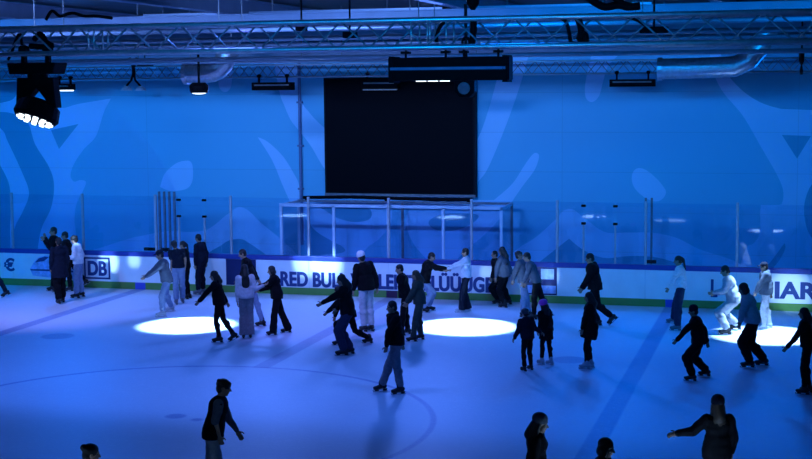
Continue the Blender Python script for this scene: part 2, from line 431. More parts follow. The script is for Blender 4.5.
flat('train_print', [(30, 269), (34, 262), (39, 257), (46, 255.5), (80, 257), (80, 279), (52, 278), (33, 275.5)], PALEP, .004)
flat('train_print', [(35, 262.5), (39, 258.2), (45, 256.6), (49, 257.2), (44, 261)], INK, .006)
flat('train_print', [(30, 269), (55, 269.5), (80, 271), (80, 273), (55, 271.5), (31, 270.5)], INK, .006)

# ------------------------------------------------------------------ glazed bench enclosure behind the boards
bY0, bY1, bZ = D + .20, D + 1.62, 2.37
bX = [at(x, 230, bY0).x for x in (281, 333.5, 388, 443, 501)]
FRAME = mat('white_frame', (.72, .74, .78), .35, .1, .05, 6)
en = empty('bench_enclosure', ((bX[0] + bX[-1]) / 2, (bY0 + bY1) / 2, -.02), 'white framed glass players bench box under the big screen', 'bench enclosure')
for i, X in enumerate(bX):
    g = Geo(); g.bb((X - .035, bY0, -.02), (X + .035, bY0 + .07, bZ)); build(g, 'post', FRAME, en, bevel=.008)
    if i in (0, 2, 4):
        g = Geo(); g.bb((X - .03, bY1 - .06, -.02), (X + .03, bY1, bZ)); build(g, 'post', STEEL if i else FRAME, en)
    if i < 4:
        g = Geo(); g.bb((X + .035, bY0 + .03, .9), (bX[i + 1] - .035, bY0 + .04, bZ - .05)); build(g, 'glass_pane', GLASS, en)
for X in (bX[0], bX[-1]):
    g = Geo(); g.bb((X - .006, bY0 + .07, .9), (X + .006, bY1 - .06, bZ - .05)); build(g, 'glass_pane', GLASS2, en)
    g = Geo(); g.bb((X - .03, bY0 + .07, bZ - .06), (X + .03, bY1, bZ)); build(g, 'top_rail', FRAME, en)
g = Geo(); g.bb((bX[0] - .035, bY0, bZ - .06), (bX[-1] + .035, bY0 + .07, bZ + .02)); build(g, 'top_rail', FRAME, en)
g = Geo(); g.bb((bX[0] - .03, bY1 - .05, bZ - .05), (bX[-1] + .03, bY1, bZ + .01)); build(g, 'top_rail', STEEL, en)
g = Geo(); g.bb((bX[0] + .1, bY1 - .5, .38), (bX[-1] - .1, bY1 - .14, .44))
for X in bX[:4]: g.bb((X + .3, bY1 - .45, -.02), (X + .36, bY1 - .2, .38))
build(g, 'bench', STEEL, en)

# ------------------------------------------------------------------ screen, wall fittings
sY = WY - .28
a, b = at(323.5, 78, sY), at(475.5, 197.5, sY)
scr = empty('video_screen', ((a.x + b.x) / 2, sY, b.z), 'huge switched-off black video screen mounted on the blue mural wall', 'screen')
g = Geo(); g.bb((a.x, sY, b.z), (b.x, WY - .04, a.z)); build(g, 'cabinet', mat('screen_body', (.004, .0045, .008), .6, 0, .1, 10, 0, .1), scr)
g = Geo(); g.bb((a.x + .06, sY - .012, b.z + .09), (b.x - .06, sY - .001, a.z - .05)); build(g, 'display', mat('screen_black', (.0008, .001, .003), .6, 0, .1, 40, .0, .06), scr)
g = Geo(); g.bb((a.x, sY - .03, b.z + .0), (b.x, sY, b.z + .07)); build(g, 'bottom_trim', STEEL, scr)
for f in (.2, .8):
    X = a.x + (b.x - a.x) * f; g = Geo(); g.bb((X - .1, WY - .04, b.z + .3), (X + .1, WY, a.z - .3)); build(g, 'wall_bracket', STEEL, scr)
g = Geo(); p = at(299, 70, WY - .06); q = at(299, 202, WY - .06); g.tube([(p.x, WY - .06, q.z - 1.2), (p.x, WY - .06, 6.6)], .045, 10)
for z in (2.6, 3.8, 5.0): g.bb((p.x - .08, WY - .1, z), (p.x + .08, WY, z + .05))
tag(build(g, 'conduit_pipe', mat('blue_grey_pipe', (.10, .16, .30), .5), base=(p.x, WY - .06, 0), smooth=False), 'thin vertical conduit pipe on the mural wall left of the screen', 'pipe')
g = Geo(); a = at(300, 200, bY1 - .3); b = at(470, 202, bY1 - .3)
g.tube([(a.x, bY1 - .03, bZ + .07), (a.x + 1.4, bY1 - .03, bZ + .10), (b.x - 1, bY1 - .03, bZ + .06), (b.x, bY1 - .03, bZ + .07)], .045, 8)
for X in (a.x + .1, (a.x + b.x) / 2, b.x - .1): g.bb((X - .05, bY1 - .05, bZ), (X + .05, bY1, bZ + .09))
tag(build(g, 'cable_bundle', BLACKP, base=(a.x, bY1, bZ)), 'dark cable bundle lying on top of the glass bench box', 'cables')

# ------------------------------------------------------------------ trusses
BRACE = mat('shaded_aluminium', (.24, .26, .30), .5, .6, .15, 9)  # brace metal darkened to carry their shade; chords keep the lit tone
def truss(name, label, X0, X1, Y, z0, z1, depth, r, rb, vis, step, bm_):
    t = empty(name, ((X0 + X1) / 2, Y + depth / 2, z0), label, 'truss')
    ys = (Y, Y + depth)
    for y in ys:
        for z in (z0 + r, z1 - r):
            g = Geo(); g.tube([(X0, y, z), (X1, y, z)], r, 10); build(g, 'chord', ALU, t, smooth=True)
    n = int((X1 - X0) / step); rest = Geo()
    for fi, y in enumerate(ys):
        for i in range(n):
            x = X0 + i * step + (step * .5 if fi else 0); a, b = (z0 + r, z1 - r) if i % 2 == 0 else (z1 - r, z0 + r)
            if x + step > X1: continue
            if fi == 0 and vis[0] <= x <= vis[1]:
                g = Geo(); g.tube([(x, y, a), (x + step, y, b)], rb, 6); build(g, 'brace', bm_, t, smooth=True)
            else: rest.tube([(x, y, a), (x + step, y, b)], rb, 6)
    for z in (z0 + r, z1 - r):
        for i in range(n):
            x = X0 + i * step; a, b = ys if i % 2 == 0 else ys[::-1]
            rest.tube([(x, a, z), (x + step, b, z)], rb, 6)
    o = build(rest, 'lattice', bm_, t, smooth=True); o['kind'] = 'stuff'
    # gusset frames where two truss lengths meet
    j = -11.0
    for X in (-11.35, -5.55, .4):
        if X0 < X < X1 and depth > .4:
            for dx in (-.28, -.02, .02, .28) if X == -5.55 else (-.05, .05):
                for y in ys:
                    g = Geo(); g.tube([(X + dx, y, z0 + r), (X + dx, y, z1 - r)], rb * .9, 6); build(g, 'end_post', ALU, t, smooth=True)
    return t
tY = 21.2
truss('lighting_truss', 'large silver box truss spanning the ceiling nearest the camera, carrying the black moving light', -24, 8, tY, 6.02, 6.53, .5, .042, .016, (-13.6, .8), .46, BRACE)
bY = 35.55
truss('wall_truss', 'slim silver lattice truss running along the top of the mural wall', -30, 9, bY, 5.70, 6.07, .3, .022, .010, (-22.8, .8), .27, STEEL)

# ------------------------------------------------------------------ lamps
LENS = emit('lamp_lens', (.75, .88, 1), 3)
LENSD = emit('dim_lens', (.2, .4, 1), .25)
def k_at(x, y, Y): return (at(x + 1, y, Y) - at(x, y, Y)).length    # metres per pixel there
def moving_head(x, y, Y, k, label, lit=True):
    """x, y: pixel of the yoke axle; k metres per pixel scale of a 47 px wide base"""
    c = at(x, y, Y); t = empty('moving_head_light', (c.x, Y, c.z), label, 'stage light')
    def P(dx, dz, dy=0): return V((c.x + dx * k, Y + dy, c.z + dz * k))
    g = Geo()
    g.prism([(P(-24, 32).x, P(0, 32).z), (P(24, 32).x, P(0, 32).z), (P(21, 22).x, P(0, 22).z), (P(-22, 22).x, P(0, 22).z)], Y - .22, Y + .22)
    build(g, 'base', BLACKP, t, bevel=.02)
    for dx in (-13, 11):
        g = Geo(); g.box(P(dx, 38), (.07, .09, 15 * k)); g.tube([P(dx, 44, -.06), P(dx, 44, .06)], .075, 10); build(g, 'clamp', BLACK, t)
    g = Geo(); g.tube([P(0, 23), P(0, 17)], 9 * k, 16); build(g, 'pan_bearing', BLACK, t)
    # yoke, an inverted V leaving a triangular gap over the head
    g = Geo(); pt = lambda x_, z_: (P(x_, z_).x, P(x_, z_).z)
    g.prism([pt(-18, 19), pt(18, 19), pt(20, -8), pt(15, -8), pt(8, 1.5), pt(1, 10), pt(-7, 1.5), pt(-15, -8), pt(-20, -8)], Y - .10, Y + .10)
    build(g, 'yoke', BLACKP, t, bevel=.01)
    # head, tilted
    R = Matrix.Rotation(math.radians(11), 3, 'Y') @ Matrix.Rotation(math.radians(-20), 3, 'X')
    h = P(0, -8); ax = R @ V((0, 0, -1)); e1 = R @ V((1, 0, 0)); e2 = R @ V((0, 1, 0))
    g = Geo(); n = 20; L = []
    for d, rr in ((-6, 14), (-2, 19), (8, 20.5), (11.5, 18)):
        L.append([h + ax * d * k + (e1 * math.cos(q) + e2 * math.sin(q)) * rr * k for q in [2 * math.pi * i / n for i in range(n)]])
    vs = [p for r_ in L for p in r_]; fs = [tuple(range(n)), tuple(3 * n + i for i in range(n))[::-1]]
    for i in range(3):
        for j in range(n): fs.append((i * n + j, i * n + (j + 1) % n, (i + 1) * n + (j + 1) % n, (i + 1) * n + j))
    g.add(vs, fs); hd = build(g, 'head', BLACKP, t)
    hd['base'] = t['base']
    for ring, cnt in ((0, 1), (7.2, 6), (14.2, 12)):
        for i in range(cnt):
            q = 2 * math.pi * i / cnt; p = h + ax * 11.6 * k + (e1 * math.cos(q) + e2 * math.sin(q)) * ring * k
            g = Geo(); g.tube([p, p + ax * .03], [2.5 * k, 2.2 * k], 10); build(g, 'lens', LENS if lit else LENSD, hd)
    return t
kf = k_at(38, 90, tY + .25)
moving_head(38.5, 99, tY + .25, kf, 'big black moving head light with glowing white lenses hanging at the far left')
def flood_bar(x0, x1, y0, y1, Y, label, lens=None, bright=False):
    a, b = at(x0, y0, Y), at(x1, y1, Y); t = empty('flood_light', ((a.x + b.x) / 2, Y, a.z), label, 'stage light')
    g = Geo(); g.bb((a.x, Y - .12, b.z), (b.x, Y + .16, a.z)); build(g, 'housing', BLACK, t, bevel=.012)
    g = Geo(); z = a.z - .35 * (a.z - b.z); g.bb((a.x + .08, Y - .135, z - .02), (b.x - .08, Y - .12, z + .02)); build(g, 'front_slot', STEEL, t)
    for f in (.15, .85):
        X = a.x + (b.x - a.x) * f
        g = Geo(); g.bb((X - .02, Y - .02, a.z), (X + .02, Y + .04, a.z + .16)); g.tube([(X, Y - .03, a.z + .17), (X, Y + .07, a.z + .17)], .05, 8); build(g, 'hanger', BLACK, t)
    if lens:
        n = lens
        for i in range(n):
            X = a.x + (b.x - a.x) * (i + .6) / (n + .2); w_ = (b.x - a.x) / n * .32
            g = Geo(); g.bb((X - w_, Y - .1, b.z - .03), (X + w_, Y + .1, b.z + .002)); build(g, 'lens', LENS if bright else LENSD, t)
    return t
lY = bY - .05
flood_bar(253, 293, 82.5, 90, lY, 'flat black flood light under the slim truss, just left of the screen')
flood_bar(610, 655, 79.5, 86.5, lY, 'flat black flood light under the slim truss, right of the screen')
flood_bar(57, 73, 84, 90, lY, 'short black flood light with tiny lit lenses beside the moving head light', 4, True)
flood_bar(414, 452, 75, 80, 31.6, 'black flood light with bright white underside above the screen', 3, True)
flood_bar(362, 398, 80, 89, 36.2, 'dark flood light with dim blue specks in front of the screen top', 5)
# round downlight
p = at(199, 88, 30.6); t = empty('round_downlight', tuple(p), 'round black downlight with glowing white face under the silver duct elbow', 'stage light')
k = k_at(199, 88, 30.6)
g = Geo(); g.tube([p + V((0, 0, 5 * k)), p + V((0, 0, 2 * k)), p - V((0, 0, 3 * k)), p - V((0, 0, 4.6 * k))], [6 * k, 9 * k, 8.6 * k, 7.6 * k], 20); build(g, 'housing', BLACK, t)
g = Geo(); g.tube([p + V((0, 0, 5 * k)), (p.x, p.y, 6.5)], .03, 8); build(g, 'stem', BLACK, t)
g = Geo(); nrm = (CAM - p).normalized(); q = p - V((0, 0, 4.2 * k)); g.ell(q, (V((1, 0, 0)), V((0, 1, 0)), UP), (7.0 * k, 7.0 * k, 1.6 * k), 18, 6); build(g, 'lens', LENS, t, smooth=True)
PIPE0 = mat('slot_highlight', (.16, .22, .36), .8, 0, .1, 6, .0, .0)  # bluish highlight of the lamp case slot, put into a matte colour
# the long black bar slung under the near truss
Yb = tY + .25
a, b = at(390, 58, Yb), at(510.5, 80, Yb)
t = empty('lamp_case', ((a.x + b.x) / 2, Yb, a.z), 'long black lamp case with a thin blue-glinting slot hanging under the near truss', 'lamp case')
g = Geo(); g.bb((a.x, Yb - .12, b.z), (b.x, Yb + .2, a.z)); build(g, 'housing', BLACKP, t, bevel=.015)
zc = a.z - .48 * (a.z - b.z)
g = Geo(); g.bb((a.x + .04, Yb - .150, zc - .022), (b.x - .05, Yb - .118, zc + .022)); build(g, 'front_rail', PIPE0, t)
for s_ in (0, 1):
    X = b.x - .06 if s_ else a.x + .06
    g = Geo(); g.bb((X - .04, Yb - .15, b.z - .03), (X + .04, Yb + .22, a.z + .02)); build(g, 'end_plate', BLACK, t)
for X in (a.x + .25, a.x + .9, b.x - .75, b.x - .2):
    g = Geo(); g.tube([(X, Yb + .04, a.z), (X, Yb + .04, a.z + .13)], .02, 6); g.bb((X - .07, Yb - .02, a.z + .06), (X + .07, Yb + .1, a.z + .1)); build(g, 'hanger', BLACK, t)
# dark unlit head under its right end
p = at(466, 86, 24.5); kk = k_at(466, 86, 24.5)
t = empty('spot_light', tuple(p), 'small dark unlit spotlight below the right end of the long lamp case', 'stage light')
g = Geo(); g.prism([(p.x - 10 * kk, p.z + 9 * kk), (p.x + 10 * kk, p.z + 9 * kk), (p.x + 10 * kk, p.z - 6 * kk), (p.x + 5 * kk, p.z - 11 * kk), (p.x - 5 * kk, p.z - 11 * kk), (p.x - 10 * kk, p.z - 5 * kk)], p.y - .15, p.y + .15); build(g, 'housing', BLACKP, t, bevel=.015)
g = Geo(); g.tube([p + V((0, 0, 9 * kk)), (p.x, p.y, 6.9)], .03, 8); build(g, 'stem', BLACK, t)
g = Geo(); g.tube([p + V((0, -.15, -2 * kk)), p + V((0, -.18, -2.4 * kk))], 6 * kk, 14); build(g, 'lens', STEEL, t)
# torpedo shaped lamp far right
p = at(801.5, 62, 31.8); kk = k_at(801, 62, 31.8)
t = empty('torpedo_light', tuple(p), 'thin black torpedo shaped lamp hanging at the far right below the near truss', 'stage light')
g = Geo(); g.tube([p + V((0, 0, 13 * kk)), p + V((0, 0, 10 * kk)), p + V((0, 0, 1 * kk)), p + V((0, 0, -3 * kk))], [2 * kk, 3 * kk, 2.6 * kk, 1. * kk], 12); build(g, 'housing', BLACKP, t)
g = Geo(); g.tube([p + V((0, 0, -3 * kk)), p + V((0, 0, -9 * kk)), p + V((0, 0, -13 * kk))], [.8 * kk, 1.8 * kk, 1.5 * kk], 12); build(g, 'nozzle', BLACKP, t)
g = Geo(); g.tube([p + V((0, 0, 13 * kk)), (p.x, p.y, CZ)], .02, 6); build(g, 'stem', BLACK, t)
# pair of small work lamps on a V hanger
for i, (x, word) in enumerate(((126.5, 'left one of the two small pale lamps on the black V hanger'), (140.5, 'right one of the two small pale lamps on the black V hanger'))):
    p = at(x, 88, 35.2); kk = k_at(x, 88, 35.2); t = empty('work_lamp', tuple(p), word, 'lamp', 'work lamps on the V hanger')
    g = Geo(); g.tube([p + V((0, 0, 1.8 * kk)), p, p - V((0, 0, 2.2 * kk))], [1.5 * kk, 4 * kk, 5.4 * kk], 14); build(g, 'shade', mat('pale_shade', (.45, .48, .55), .4), t)
    g = Geo(); g.tube([p + V((0, 0, 1.8 * kk)), p + V(((133.5 - x) * kk * .7, 0, 7 * kk)), V((at(133.5, 80, 35.2).x, 35.2, at(133, 73, 35.2).z))], .03, 6); build(g, 'hanger', BLACK, t)
p = at(133.5, 68, 35.2); kk = k_at(133, 70, 35.2)
g = Geo(); g.tube([p + V((-4 * kk, 0, 9 * kk)), p + V((0, 0, 1 * kk)), p - V((0, 0, 8 * kk))], .05, 6); g.tube([p + V((4 * kk, 0, 9 * kk)), p + V((0, 0, 1 * kk))], .05, 6)
tag(build(g, 'lamp_hanger', BLACK, base=tuple(p)), 'black V shaped hanger holding the two small pale lamps', 'hanger')

# ------------------------------------------------------------------ ducts
def duct(name, pts, r, label, ribs, collar=True):
    base = pts[0]; t = empty(name, tuple(base), label, 'air duct')
    g = Geo(); g.tube(pts, r, 24); build(g, 'pipe', DUCT, t)
    n = 0
    for i in range(len(pts) - 1):
        a, b = V(pts[i]), V(pts[i + 1]); L = (b - a).length; d = (b - a).normalized()
        m_ = max(1, int(L / ribs))
        for j in range(m_):
            c = a + d * (L * (j + .15) / m_)
            g = Geo(); g.tube([c - d * .012, c + d * .012], r * 1.05, 18); build(g, 'rib', DUCT, t)
    if collar:
        d = (V(pts[1]) - V(pts[0])).normalized(); g = Geo(); g.tube([V(pts[0]) - d * .05, V(pts[0]) + d * .06], r * 1.13, 18); build(g, 'flange', DUCT, t)
    return t
Yd = 34.0
def w(x, y, Y=Yd): return at(x, y, Y)
duct('air_duct', [w(187, 73), w(203, 73), w(211, 72), w(218, 69), w(223, 64), w(227, 56), w(229, 40), w(229.5, 14)], .27, 'silver spiral duct elbow turning up above the round downlight', .22)
Yd2 = 33.0
duct('air_duct', [w(660, 69, Yd2), w(700, 68, Yd2), w(735, 66.5, Yd2), w(748, 60, Yd2), w(760, 46, Yd2), w(768, 30, Yd2), w(771, 8, Yd2)], .235, 'long grey ribbed duct bending upward at the upper right', .3)

# ------------------------------------------------------------------ overhead pipes, cables, hoists
def hpipe(y406, Y, r, X0, X1, name, label, M, cat='pipe', hang=True):
    z = at(406, y406, Y).z; g = Geo(); g.tube([(X0, Y, z), (X1, Y, z)], r, 8); t = empty(name, ((X0 + X1) / 2, Y, z), label, cat)
    build(g, 'run', M, t, smooth=True)
    X = X0 + .7
    while X < X1:
        g = Geo(); g.tube([(X, Y, z), (X, Y, CZ)], .012, 5); build(g, 'hanger_rod', STEEL, t); X += 4.1
    return z
PIPE = mat('pale_pipe', (.20, .25, .34), .4, .3, .08, 5)
hpipe(56.5, 30.5, .05, -24, 5, 'service_pipe', 'pale service pipe just below the near truss, lowest of the ceiling pipes', PIPE)
hpipe(60, 33.45, .035, -24, -9, 'service_pipe', 'thin pale pipe above the slim truss left of the long lamp case', PIPE)
hpipe(36.5, 27.2, .05, -20, 4, 'service_pipe', 'pale pipe seen through the middle of the near truss lattice', PIPE)
hpipe(43, 29.0, .04, -21, 4, 'service_pipe', 'pale pipe seen low through the near truss lattice', PIPE)
hpipe(27, 26.0, .045, -20, 4, 'service_pipe', 'pale pipe seen high through the near truss lattice', PIPE)
# cable tray
z = at(406, 12, 30.0).z; g = Geo(); g.bb((-14.6, 29.8, z - .08), (-3.0, 30.1, z + .08)); t = empty('cable_tray', (-8.8, 30, z), 'flat blue-lit cable tray under the ceiling above the near truss', 'cable tray')
build(g, 'tray', PIPE, t)
for X in (-14.2, -11.5, -8.8, -6.1, -3.4):
    g = Geo(); g.tube([(X, 30, z), (X, 30, CZ)], .012, 5); build(g, 'hanger_rod', STEEL, t)
# chain hoist with its black chain bag
p = at(473, 8, tY + .25); kk = k_at(473, 8, tY + .25)
t = empty('chain_hoist', tuple(p), 'black chain hoist with hanging chain bag in the middle of the near truss', 'hoist')
g = Geo(); g.tube([p + V((0, 0, 14 * kk)), p + V((0, 0, 4 * kk)), p - V((0, 0, 2 * kk))], [7 * kk, 6 * kk, 2 * kk], 12); build(g, 'body', BLACK, t)
g = Geo(); g.tube([at(473.5, 17, tY + .25), at(473.5, 30, tY + .25), at(472, 47, tY + .25)], [3 * kk, 3.6 * kk, 2.8 * kk], 10); build(g, 'chain_bag', BLACKP, t)
g = Geo(); g.tube([at(466 + 3.6 * math.cos(q), 42 + 4.5 * math.sin(q), tY + .2) for q in [i * math.pi / 6 for i in range(13)]], .022, 6); build(g, 'hook_ring', BLACK, t)
g = Geo(); g.tube([p + V((0, 0, 10 * kk)), V((p.x, p.y, CZ))], .03, 6); build(g, 'chain', STEEL, t)
def cable(pts, r, label, Y=tY + .3):
    P = [at(x, y, Y) for x, y in pts]
    Q = []
    for i in range(len(P) - 1):
        p0, p1, p2, p3 = P[max(i - 1, 0)], P[i], P[i + 1], P[min(i + 2, len(P) - 1)]
        for j in range(5):
            t_ = j / 5; Q.append(.5 * ((2 * p1) + (p2 - p0) * t_ + (2 * p0 - 5 * p1 + 4 * p2 - p3) * t_ ** 2 + (3 * p1 - p0 - 3 * p2 + p3) * t_ ** 3))
    Q.append(P[-1]); g = Geo(); g.tube(Q, r, 7)
    return tag(build(g, 'black_cable', BLACKP, base=tuple(P[0]), smooth=True), label, 'cable')
cable([(560, 17), (566, 22), (569, 32), (571, 42), (576, 44)], .03, 'black cable looping down inside the near truss right of the lamp case')
cable([(576, 15), (580, 24), (581, 33), (579, 40), (584, 34), (586, 42)], .055, 'thick black cable bundle dangling inside the near truss right of centre')
cable([(452, 18), (442, 24), (437, 34), (436, 42)], .03, 'thin black cable curving down left of the chain hoist')
cable([(586, -4), (596, 3), (606, 7), (618, 5), (628, 7), (640, 6)], .06, 'black cable sagging along the ceiling at upper right')
cable([(612, -4), (622, 3), (632, 6)], .05, 'short black cable dropping from the ceiling at upper right')
cable([(46, 20), (52, 11), (60, 16), (72, 13), (84, 16), (96, 16), (112, 18)], .028, 'black cable bundle lying along the top chord at upper left')
cable([(8, 60), (12, 52), (15, 42), (20, 34), (22, 45)], .025, 'thin black cable loop hanging above the moving head light')
cable([(34, 40), (40, 34), (46, 42), (52, 46), (44, 47), (30, 46)], .05, 'black cable coil tucked inside the near truss above the moving head light')
cable([(600, 16), (620, 16), (634, 19), (646, 26)], .022, 'thin black cable slung across the near truss lattice at right')
# control boxes on the truss
for x0, x1, y0, y1, Y, label in ((640, 668, 27, 33, 23.0, 'long dark equipment box inside the near truss at right'), (344, 356, 32, 38, 23.0, 'small black box inside the near truss left of centre'), (297, 306, 25, 31, 23.0, 'black square box at the top inside the near truss'), (443, 451, 7, 12, 29.6, 'small black box on the cable tray near the chain hoist'), (138, 152, 61, 66, 34.5, 'dark junction box above the slim truss at left')):
    a, b = at(x0, y0, Y), at(x1, y1, Y); t = empty('equipment_box', ((a.x + b.x) / 2, Y, b.z), label, 'equipment box')
    g = Geo(); g.bb((a.x, Y - .1, b.z), (b.x, Y + .1, a.z)); build(g, 'case', BLACK, t, bevel=.012)
    g = Geo(); g.tube([((a.x + b.x) / 2, Y, a.z), ((a.x + b.x) / 2, Y, CZ)], .018, 6); build(g, 'hanger_rod', BLACK, t)

# ------------------------------------------------------------------ people
SKIN = mat('skin', (.33, .20, .13), .6, 0, .06, 20, .02)
EYE = mat('eye', (.03, .025, .025), .2, 0, 0, 5, 0)
LIP = mat('lip', (.36, .15, .13), .5, 0, 0, 5, 0)
HAIRS = {'dark': mat('hair_dark', (.012, .010, .009), .6, 0, .35, 60, .2), 'brown': mat('hair_brown', (.045, .028, .018), .6, 0, .35, 60, .2), 'fair': mat('hair_fair', (.16, .12, .09), .6, 0, .3, 60, .2)}
def cloth(n, c, s=25): return mat('cloth_' + n, c, .9, 0, .14, s, .15, .15)
CL = {
 'black': cloth('black', (.0045, .0045, .006)), 'navy': cloth('navy', (.007, .010, .022)), 'char': cloth('charcoal', (.014, .015, .018)),
 'dblue': cloth('dark_denim', (.022, .032, .07)), 'denim': cloth('light_denim', (.20, .27, .40)), 'pale': cloth('pale_grey', (.50, .52, .55)),
 'white': cloth('white', (.72, .73, .75)), 'grey': cloth('grey', (.20, .21, .24)), 'lgrey': cloth('light_grey', (.36, .37, .40)), 'midgrey': cloth('mid_grey', (.11, .12, .145)), 'green': cloth('olive', (.045, .055, .05)), 'steel': cloth('steel_blue', (.065, .085, .12)),
 'pink': mat('pink_shell', (1.0, .05, .55), .3, 0, .05, 8, .0), 'helm': mat('dark_shell', (.03, .035, .05), .3, 0, .1, 8, 0),
}
BOOT = {'black': mat('boot_black', (.012, .012, .014), .45, 0, .2, 30, .05), 'white': mat('boot_white', (.45, .48, .52), .45, 0, .06, 30, .05), 'grey': mat('boot_grey', (.14, .15, .18), .5, 0, .1, 30, .05)}
BLADE = mat('steel_blade', (.6, .62, .65), .25, .9, .05, 10, 0)
FWD2 = V((fw.x, fw.y, 0)).normalized()

def skate_meshes(key):
    """boot with cuff, toe, heel block (Y forward, Z up, origin at the ankle) and the blade"""
    X, Y, Z = V((1, 0, 0)), V((0, 1, 0)), V((0, 0, 1))
    g = Geo()
    g.cap((0, .004, .062), .055, (0, -.008, .0), .052)
    g.ell((0, -.035, -.035), (X, Y, Z), (.042, .060, .05)); g.cap((0, 0, -.03), .045, (0, .10, -.05), .040)
    g.ell((0, .125, -.055), (X, Y, Z), (.046, .075, .034)); g.ell((0, .03, .03), (X, Y, Z), (.03, .05, .08))
    b = Geo()
    b.box((0, .045, -.088), (.075, .27, .014)); b.box((0, -.05, -.107), (.045, .07, .035)); b.box((0, .12, -.105), (.045, .075, .03))
    h = Geo()
    h.box((0, .04, -.128), (.008, .30, .022)); h.box((0, -.05, -.115), (.014, .06, .02)); h.box((0, .12, -.115), (.014, .06, .02)); h.cap((0, .185, -.124), .012, (0, .195, -.112), .01, 8)
    return g, b, h
REMESH = []
def remeshed(name, g, M, parent, voxel, smooth=2, dec=None, fold=0.0):
    me = g.mesh(name); o = link(name, me, None, parent)
    r = o.modifiers.new('r', 'REMESH'); r.mode = 'VOXEL'; r.voxel_size = voxel
    if smooth: s_ = o.modifiers.new('s', 'SMOOTH'); s_.iterations = smooth; s_.factor = .5
    if dec: d = o.modifiers.new('d', 'DECIMATE'); d.ratio = dec
    REMESH.append((o, M, fold)); return o
SK = {}
def get_skate(key):
    if key not in SK:
        b, s_, h = skate_meshes(key)
        SK[key] = (b, s_, h, [])
    return SK[key]
def ik(a, b, l1, l2, hint):
    d = b - a; L = d.length; d = d.normalized(); mx = (l1 + l2) * .9985
    if L > mx:
        k_ = L / mx; l1 *= k_; l2 *= k_
    x = (L * L + l1 * l1 - l2 * l2) / (2 * L); h2 = max(0, l1 * l1 - x * x)
    n = hint - d * hint.dot(d)
    if n.length < 1e-4: n = d.orthogonal()
    return a + d * x + n.normalized() * math.sqrt(h2)
PEOPLE = []
def person(label, head, neck, pelvis, feet, face, armL=None, armR=None, M=None, top=('jumper', 'black'), bot=('jeans', 'black'),
           hair=('short', 'dark'), hat=None, skates='black', look=None, lean=0, group=None, bulk=1.0, fem=False, nose=True):
    """pixel hints for the joints; the skeleton keeps its own bone lengths. face: 0 towards the camera, 90 to its right, 180 away"""
    pts = []
    for f in feet:
        if f[2] == 'g': pts.append(ice(f[0], f[1]))
    G = sum(pts, V((0, 0, 0))) / len(pts); G.z = 0
    v = V((G.x - CAM.x, G.y - CAM.y, 0)).normalized(); r = V((v.y, -v.x, 0))
    def pt(x, y, off=0): return on_plane(x, y, G + v * off, v)
    a = math.radians(face); F = r * math.sin(a) - v * math.cos(a); Lt = UP.cross(F)
    la = a if look is None else math.radians(look); HF = r * math.sin(la) - v * math.cos(la)
    if M is None: M = (pt(*head).z) / .935
    s = M / 1.82
    # spine
    P = pt(*pelvis); P = P + v * 0
    mean_feet_x = G
    N = pt(*neck, lean); d = (N - P).normalized()
    Hc = pt(*head, lean); dh = (Hc - N).normalized(); dh = (dh + d * .25 + UP * .1).normalized()
    N = Hc - dh * (.165 * s); d = (N - P).normalized(); P = N - d * (.50 * s)
    S = {}; spine = d
    Fs = (F - spine * F.dot(spine)).normalized(); Ls = spine.cross(Fs)
    sw = (.160 if fem else .178) * s
    sh = {1: N - spine * .045 * s + Ls * sw, -1: N - spine * .045 * s - Ls * sw}
    hp = {1: P - UP * .05 * s + Lt * .09 * s, -1: P - UP * .05 * s - Lt * .09 * s}
    legs = {}
    for sd, f in zip((1, -1), feet):
        if f[2] == 'g':
            A = ice(f[0], f[1]); A.z = .143 * s + .0
            # pelvis side correction keeps the foot under its own hip depth
            lifted = False
        else:
            A = pt(f[0], f[1], f[2]); A.z = max(A.z, .15 * s); lifted = True
        h = hp[sd]; mx = .862 * s
        if (A - h).length > mx * 1.03 and lifted: A = h + (A - h).normalized() * mx
        K = ik(h, A, .44 * s, .42 * s, F + UP * .15)
        legs[sd] = (h, K, A, lifted, f)
    arms = {}
    for sd, am in ((1, armL), (-1, armR)):
        S0 = sh[sd]
        if am is None:
            E_ = S0 - UP * .29 * s + Ls * sd * .05 * s - Fs * .03 * s; W_ = E_ - UP * .24 * s + Fs * .08 * s
        else:
            e, w_ = am
            def seg(a0, q, L, tol):
                so = (a0 - G).dot(v)
                T = pt(q[0], q[1], so); dd = T - a0; l = dd.length
                sg = q[2] if len(q) > 2 else 0
                if l >= L or sg == 0:
                    return a0 + dd.normalized() * min(max(l, L * .86), L * 1.06)
                return a0 + dd + v * (sg * math.sqrt(L * L - l * l))
            E_ = seg(S0, e, .295 * s, 1); W_ = seg(E_, w_, .255 * s, 1)
        arms[sd] = (S0, E_, W_)
    o3 = lambda p: p - G
    # ---- body, one continuous surface
    g = Geo(); X3 = (Ls, Fs, spine)
    hu = (dh + UP * .3).normalized(); hf = (HF - hu * HF.dot(hu)).normalized(); hl = hu.cross(hf); HX = (hl, hf, hu)
    hc = o3(Hc); q = lambda l, f, u: hc + (hl * l + hf * f + hu * u) * s
    el = lambda c, rad: g.ell(c, HX, tuple(x * s for x in rad))
    el(q(0, -.012, .025), (.075, .092, .092)); el(q(0, .022, -.045), (.056, .068, .072)); el(q(0, .060, -.098), (.024, .022, .02))
    g.cap(q(0, .086, .006), .009 * s, q(0, .107, -.028), .014 * s, 8); el(q(0, .074, .024), (.05, .016, .011)); el(q(0, .083, -.060), (.024, .011, .010))
    for sd in (1, -1): el(q(sd * .076, -.008, -.012), (.012, .022, .033)); el(q(sd * .04, .055, -.028), (.022, .02, .02))
    n0 = o3(N)
    g.cap(n0 - spine * .03 * s, .058 * s, hc - hu * .06 * s - hf * .015 * s, .050 * s)
